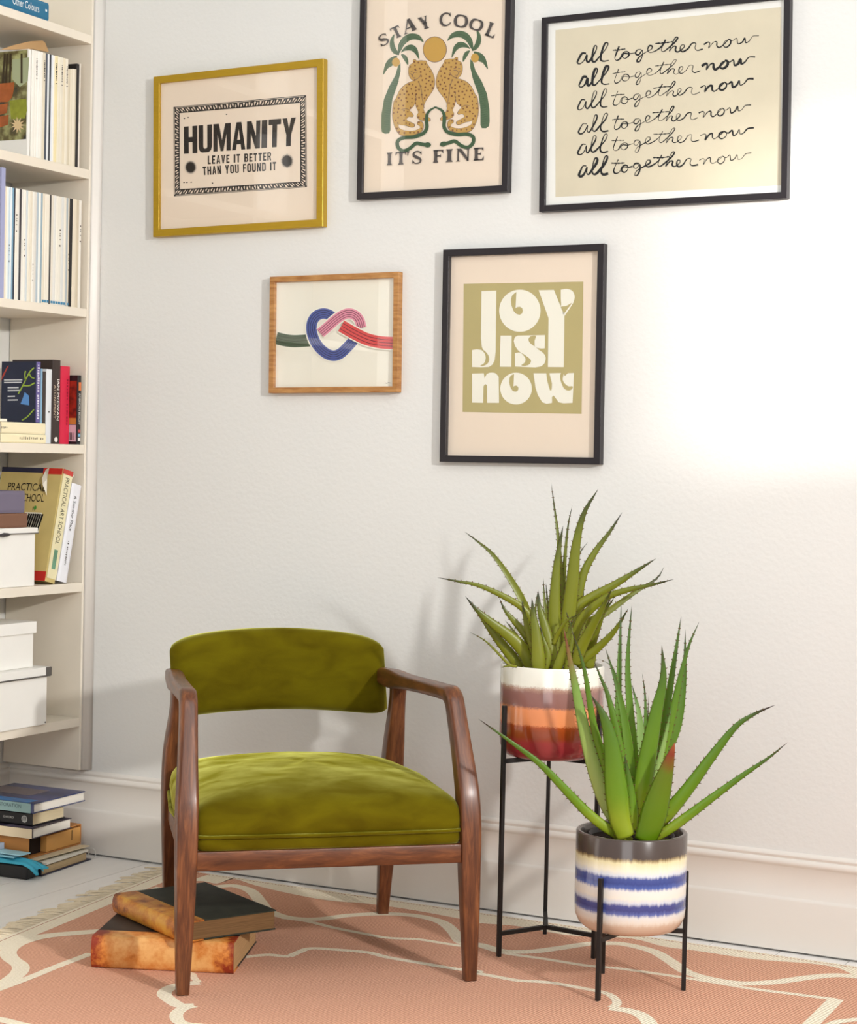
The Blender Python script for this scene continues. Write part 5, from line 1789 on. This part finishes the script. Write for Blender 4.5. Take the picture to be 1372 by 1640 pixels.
def pile(name, label, xr, xf, z, th, col, length, depth, pm=M_page, ym=820):
    return flat(name, label, xr, length, xf, depth, z, th, col, pm, ym, .7)
zA = on(20, Y2(1168), 0, -1.40).z
zB = on(20, Y2(1045), 0, -1.40).z
pile('hardback_book', 'worn brown hardback lying on the white lidded box under the purple grey book', X2(150), -1.385, ztop, zA-ztop-.001, (122, 86, 66), .24, .14)
pile('hardback_book', 'thick purple grey clothbound book lying on top of the brown hardback', X2(134), -1.390, zA, zB-zA-.001, (112, 104, 122), .24, .14)

# --- lowest shelf: two white boxes stacked
k3_ = 679/240.0
X3 = lambda a: a/k3_
Y3 = lambda a: 900+a/k3_
z0 = .425
zl = on(60, Y3(530), 0, -1.352).z
zt = on(60, Y3(485), 0, -1.349).z+.002
bx, h, ht = storage_box('large white lidded box on the lowest shelf, lower of two', X3(222), -1.352, z0, zl, zt, .34, .24, .007)
MB().box((.0072, -.30, h+.0042), (.0082, .0072, h+.0085)).build('lid_trim', M_steel, bx)
MB().box((-.012, .0072, h+.006), (.0095, .0092, h+.032)).build('metal_corner', M_steel, bx)
MB().box((.0073, -.014, h+.006), (.0095, .0092, h+.032)).build('metal_corner', M_steel, bx)
MB().tube([Vector((.0003, -.006, .006)), Vector((.0016, -.006, .006))], .0025, 8).build('rivet', M_steel, bx)
z1 = z0+ht+.0006
zl = on(50, Y3(330), 0, -1.378).z
zt = on(50, Y3(272), 0, -1.372).z
storage_box('smaller white lidded box on the lowest shelf, upper of two', X3(157), -1.378, z1, zl, zt, .28, .20, .007)

# --- top shelf: blue paperback lying flat
yr = yat(630/8.07, 15, -1.366)
z0 = 2.5145
zt_ = on(70, 3, 0, -1.366).z
bl = flat('paperback_book', 'teal blue paperback lying flat on the top shelf in view', 630/8.07, .24, -1.366, .15, z0, zt_-z0, (24, 104, 140), M_page, 15, .3)
text3('Other Colours', Vector((.0007, -.165, (zt_-z0)*.3)), Vector((0, .12, 0)), Vector((0, 0, (zt_-z0)*.42))).build('spine_lettering', cmat((230, 236, 236)), bl, fixn=False)
MB().box((0, -.016, (zt_-z0)*.5), (.0007, -.009, (zt_-z0)*.62)).build('publisher_mark', cmat((230, 236, 236)), bl)

# ------------------------------------------------------------------ stack on the floor in the corner
k4_ = 4.9
P4 = lambda x, y: (x/k4_, 1200+y/k4_)
def zhit(x, y, X_, Y_):
    return None
def floor_item(near, z):
    """near = crop point of the near right corner on height z"""
    X_, Y_ = P4(*near)
    return on(X_, Y_, 2, z)
def slab(name, label, cat, corner, z, th, wx, wy, col, rot=0.0, pages=M_pagew, cover_t=.003, spine=True, rough=.45):
    """a book lying flat: near right corner at `corner`; spine along -x on the near side, pages shown at the right"""
    root = thing(name, label, cat, (corner.x, corner.y, z+.0006), rot)
    c = cover_t
    MB().loft([[Vector((x, y, zz)) for y, zz in ((wy, 0), (.003, 0), (0, th*.12), (0, th*.88), (.003, th), (wy, th), (wy, th-c), (.005, th-c), (.005, c), (wy, c))] for x in (-wx, 0)]).build('cover', cmat(col, rough, .1), root)
    MB().box((-wx+.003, .0055, c+.0001), (-.004, wy-.003, th-c-.0001)).build('pages', pages, root)
    return root
# ring binder with papers at the bottom
p0 = floor_item((330, 1000), 0.0)
binder = thing('ring_binder', 'navy ring binder full of papers, at the bottom of the corner stack', 'binder', (p0.x, p0.y, .0006), math.radians(5))
wy = .268
MB().box((-.25, 0, 0), (0, wy, .003)).build('cover', cmat((34, 36, 62), .4), binder)
MB().box((-.25, .0, .0032), (-.004, .004, .040)).build('spine', cmat((28, 28, 36), .4), binder)
M_pap = mat('paper_stack', (206, 180, 140), .9, .1, noise=.35, nscale=4, stretch=(1, 1, 120))
MB().box((-.24, .008, .0034), (-.006, wy-.02, .024)).build('papers', M_pap, binder)
MB().box((-.25, .0042, .0245), (-.02, wy-.025, .027)).build('upper_cover', cmat((40, 42, 74), .4), binder)
MB().box((-.235, .03, .0275), (-.004, wy-.012, .034)).build('loose_papers', cmat((232, 226, 212), .9), binder)
b = MB()
ring_pts = [Vector((-.004+.013*math.cos(a), wy+.008, .018+.015*math.sin(a))) for a in [2*math.pi*k/16 for k in range(17)]]
b.tube(ring_pts, .0012, 6).build('paper_loop', cmat((226, 222, 214)), binder, smooth=True)
# manila envelope
me_ = MB()
pts = [(-.26, .005), (-.028, .004), (-.002, .255), (-.22, .265)]
me_.loft([[Vector((x, y, z)) for x, y in pts] for z in (0, .0022)])
env = me_.build('manila_envelope', cmat((224, 206, 172), .85, .05))
env.location = (p0.x, p0.y+.01, .0412)
env.rotation_euler = (0, 0, math.radians(6))
tag(env, 'manila envelope lying on the ring binder, under the tan file box', 'envelope')
# tan slipcase file
zf = .0445
corner = at_depth(*P4(225, 865), Vector((p0.x-.03, p0.y+.02, 0)))
corner = on(*P4(225, 862), 2, zf)
fw, fdy, fh = .25, .262, .062
cs = thing('file_box', 'tan cardboard magazine file lying on its side in the corner stack', 'file box', (corner.x, corner.y, zf), math.radians(2))
M_tan = mat('tan_card', (198, 134, 72), .6, .3, noise=.08, nscale=10)
b = MB()
b.box((-fw, 0, 0), (0, fdy, .003)).box((-fw, 0, fh-.003), (0, fdy, fh)).box((-fw, 0, .003), (0, .003, fh-.003)).box((-fw, fdy-.003, .003), (0, fdy, fh-.003)).box((-fw, .003, .003), (-fw+.003, fdy-.003, fh-.003))
bevel(b.build('case', M_tan, cs), .001, 1)
bevel(MB().box((-fw+.004, .088, .0045), (-.001, fdy-.004, fh-.009)).build('inner_file', mat('tan_card_light', (214, 158, 88), .6, .3, noise=.06, nscale=10), cs), .001, 1)
MB().box((-fw+.004, .0034, .0034), (-.022, .086, fh-.0034)).build('dark_void_fill', cmat((38, 26, 18), .9), cs)  # solid dark block painting in the shade of the empty slot
MB().box((-.0012, .213, .02), (-.0002, .2155, .05)).build('finger_slot', cmat((60, 34, 20)), cs)
zz = zf+fh
def next_corner(x, y, z):
    return on(*P4(x, y), 2, z)
p = next_corner(252, 708, zz)
s1 = slab('paperback_book', 'thick white-edged paperback with a dark purple cover on the tan file box', 'book', p, zz, .030, .24, .20, (52, 44, 62), math.radians(3), M_pagew, .0015)
MB().box((-.238, -.0007, .001), (-.001, .0001, .029)).build('spine_panel', cmat((226, 206, 172), .6), s1)
MB().box((-.10, .004, .0302), (-.01, .04, .0306)).build('cover_picture', cmat((120, 110, 130), .4, .4), s1)
zz += .031
p = next_corner(248, 610, zz)
s2 = slab('hardback_book', 'thick black hardback with a pale round emblem on its spine', 'book', p, zz, .041, .26, .165, (26, 25, 28), math.radians(2), M_page, .003)
text3('OXFORD', Vector((-.103, -.0007, .018)), Vector((.038, 0, 0)), Vector((0, 0, .0062))).build('spine_lettering', cmat((214, 210, 204)), s2, fixn=False)
b = MB()
cx, cz, r = -.026, .0205, .0105
b.add([Vector((cx+r*math.cos(a), -.0007, cz+r*math.sin(a))) for a in [2*math.pi*k/24 for k in range(24)]], [tuple(range(24))])
b.build('spine_emblem', cmat((196, 194, 190)), s2, fixn=False)
b = MB()
for q in range(3):
    b.add([Vector((cx-.007+q*.005, -.001, cz-.006)), Vector((cx-.005+q*.005, -.001, cz-.006)), Vector((cx-.003+q*.005, -.001, cz+.007)), Vector((cx-.005+q*.005, -.001, cz+.007))], [(0, 1, 2, 3)])
b.build('emblem_strokes', M_ink2, s2, fixn=False)
zz += .042
p = next_corner(258, 510, zz)
s3 = slab('picture_book', 'large blue dust-jacketed picture book on top of the corner stack', 'book', p, zz, .030, .27, .255, (64, 72, 110), math.radians(1), M_pagew, .0025, rough=.25)
MB().box((-.269, -.0008, .001), (-.008, .0001, .0295)).build('spine_panel', cmat((142, 172, 170), .4, .1), s3)
text3('RESTORATION', Vector((-.139, -.0012, .0135)), Vector((.096, 0, 0)), Vector((0, 0, .0105))).build('spine_lettering', cmat((40, 62, 70)), s3, fixn=False)
M_jacket = mat('jacket_picture', (70, 84, 150), .22, .5, noise=1, nscale=7, stretch=(1, 2, 1), col2=(52, 50, 60))
MB().box((-.268, .004, .0301), (-.002, .253, .0306)).build('jacket_picture', M_jacket, s3)
MB().box((-.27, .002, .0307), (-.02, .05, .0309)).build('blue_strip', cmat((52, 132, 204), .25, .1), s3)
MB().box((-.26, .10, .0307), (-.09, .20, .0309)).build('title_panel', cmat((120, 108, 112), .3, .15), s3)

# --- black case with turquoise cloth bag in front, cut by the picture's left edge
p = on(*P4(212, 1030), 2, 0.0)
case = thing('black_case', 'black flat case on the floorboards in front of the corner stack', 'case', (p.x, p.y, .0006), math.radians(4))
bevel(MB().box((-.30, -.0, 0), (0, .056, .040)).build('body', cmat((24, 23, 25), .45), case), .006, 3)
b = MB()
NX, NY = 22, 14
v, f = [], []
random.seed(5)
for j in range(NY+1):
    for i in range(NX+1):
        x = -.31+.325*i/NX
        y = -.002+.060*j/NY
        z = .0440+.006*math.sin(i*.9+j*.5)*.25+.0015*math.sin(j*1.3+i*.3)+.007*(1-abs(2*j/NY-1))
        if j == 0:
            z = .041
        if i == NX:
            z = .016+.012*j/NY+(.010 if 3 < j < 7 else 0)
            x += .016+.006*math.sin(j*1.1)
        elif i == NX-1:
            z -= .008
            x += .008
        v.append(Vector((x, y, z)))
for j in range(NY):
    for i in range(NX):
        k = j*(NX+1)+i
        f.append((k, k+1, k+NX+2, k+NX+1))
M_turq = mat('turquoise_cloth', (70, 178, 206), .5, .3, noise=.1, nscale=8)
bag = MB().add(v, f).build('turquoise_bag', M_turq, None, smooth=True, fixn=False)
sd = bag.modifiers.new('thick', 'SOLIDIFY')
sd.thickness = .002
sd.offset = 1
bag.location = (p.x, p.y, .002)
bag.rotation_euler = (0, 0, math.radians(4))
tag(bag, 'folded turquoise cloth bag draped over the black case', 'bag')
M_pb = cmat((170, 214, 226), .8, .05)
for i, (dx, dy, rz, z, w, label) in enumerate(((-.055, .006, 3, .0575, .2, 'pale blue sheet of paper lying on the turquoise bag, lower one'), (-.035, .012, 1, .0645, .22, 'pale blue sheet of paper lying on the turquoise bag, upper one'))):
    o = MB().box((-w, 0, 0), (0, .046, .0035)).build('paper_sheets', M_pb if i else cmat((150, 206, 222), .8, .05))
    o.location = (p.x+dx, p.y+dy, z)
    o.rotation_euler = (0, 0, math.radians(rz))
    tag(o, label, 'paper')
o = MB().box((-.2, 0, 0), (0, .044, .018)).build('notebook', cmat((176, 188, 206), .5, .3))
o.location = (p.x-.13, p.y+.010, .0690)
tag(o, 'pale grey blue notebook on the paper sheets at the left picture edge', 'notebook')

# ------------------------------------------------------------------ two old books under the chair
def leather(name, c1, c2, c3, sc=16):
    M = bpy.data.materials.new(name)
    M.use_nodes = True
    nt = M.node_tree
    b = nt.nodes['Principled BSDF']
    b.inputs['Roughness'].default_value = .48
    tc = nt.nodes.new('ShaderNodeTexCoord')
    n = nt.nodes.new('ShaderNodeTexNoise')
    n.inputs['Scale'].default_value = sc
    n.inputs['Detail'].default_value = 8
    n.inputs['Roughness'].default_value = .68
    nt.links.new(tc.outputs['Object'], n.inputs['Vector'])
    at = nt.nodes.new('ShaderNodeAttribute')
    at.attribute_name = 'wear'
    ma = nt.nodes.new('ShaderNodeMath')
    ma.operation = 'ADD'
    nt.links.new(n.outputs['Fac'], ma.inputs[0])
    nt.links.new(at.outputs['Fac'], ma.inputs[1])
    r = nt.nodes.new('ShaderNodeValToRGB')
    el = r.color_ramp.elements
    el[0].position, el[0].color = .34, rgb(*c3)
    el[1].position, el[1].color = .66, rgb(*c1)
    x = el.new(.47)
    x.color = rgb(*c2)
    nt.links.new(ma.outputs[0], r.inputs['Fac'])
    nt.links.new(r.outputs['Color'], b.inputs['Base Color'])
    return M
M_leaL = leather('tan_leather', (234, 178, 108), (212, 132, 56), (142, 46, 14))
M_leaU = leather('amber_leather', (214, 160, 60), (190, 116, 34), (116, 54, 16), 22)
M_board = mat('dark_green_board', (52, 56, 46), .6, .3, noise=.35, nscale=26)
M_board2 = mat('dark_brown_board', (62, 50, 42), .6, .3, noise=.35, nscale=26)
M_oldp = mat('old_pages', (196, 158, 112), .9, .1, noise=.3, nscale=5, stretch=(2, 2, 110))
M_oldp2 = mat('old_pages_dark', (128, 98, 66), .9, .1, noise=.4, nscale=5, stretch=(2, 2, 110))
def antique(label, corner, spine_dir, L, D, th, z, m_spine, m_board, m_page, wear_ends):
    """spine along spine_dir from the corner; boards go back to the left of it"""
    rot = math.atan2(spine_dir.y, spine_dir.x)
    root = thing('antique_book', label, 'book', (corner.x, corner.y, z+.0008), rot)
    # local: +x along the spine from the corner, -y towards the page edge
    n = 10
    b = MB()
    rings = []
    for i in range(25):
        x = L*i/24
        ring = []
        for k in range(n+1):
            a = math.pi*k/n
            ring.append(Vector((x, .010*math.sin(a)*1.15, th/2-(th/2)*math.cos(a)*1.0)))
        ring += [Vector((x, -.055, th)), Vector((x, -.055, th-.0035)), Vector((x, .002, th-.0038)), Vector((x, .002, .0038)), Vector((x, -.055, .0035)), Vector((x, -.055, 0))]
        rings.append(ring)
    b.loft(rings)
    o = b.build('leather_spine', m_spine, root)
    auto_smooth(o, 50)
    a_ = o.data.attributes.new('wear', 'FLOAT', 'POINT')
    for i, v in enumerate(o.data.vertices):
        e = min(v.co.x, L-v.co.x)/L
        a_.data[i].value = -.20*max(0, 1-e/.17)*wear_ends+.07*wear_ends
    for zz, nm in ((0.0002, 'lower_board'), (th-.0037, 'upper_board')):
        bevel(MB().box((0.0, -D, zz), (L, -.0552, zz+.0035)).build(nm, m_board, root), .001, 1)
    MB().box((.0022, -D+.004, .0040), (L-.0022, .0018, th-.0040)).build('pages', m_page, root)
    return root
q0, q1 = on(374, 1560, 2, RZ), on(147, 1549, 2, RZ)
q2 = on(418, 1502, 2, RZ+.05)
L = (q1-q0).length
th = at_depth(378, 1509, q0).z-RZ
antique('thick tan leather-spined old book lying on the rug under the chair', q0, (q1-q0), L, .30, th, RZ, M_leaL, M_board2, M_oldp, 1.0)
zz = RZ+th+.0018
u0, u1 = on(294, 1511, 2, zz), on(186, 1462, 2, zz)
Lu = (u1-u0).length*1.0
thu = at_depth(300, 1478, u0).z-zz
antique('smaller dark green old book with amber leather spine, lying crosswise on the thick one', u0, (u1-u0), Lu, .255, max(thu, .03), zz, M_leaU, M_board, M_oldp2, .55)
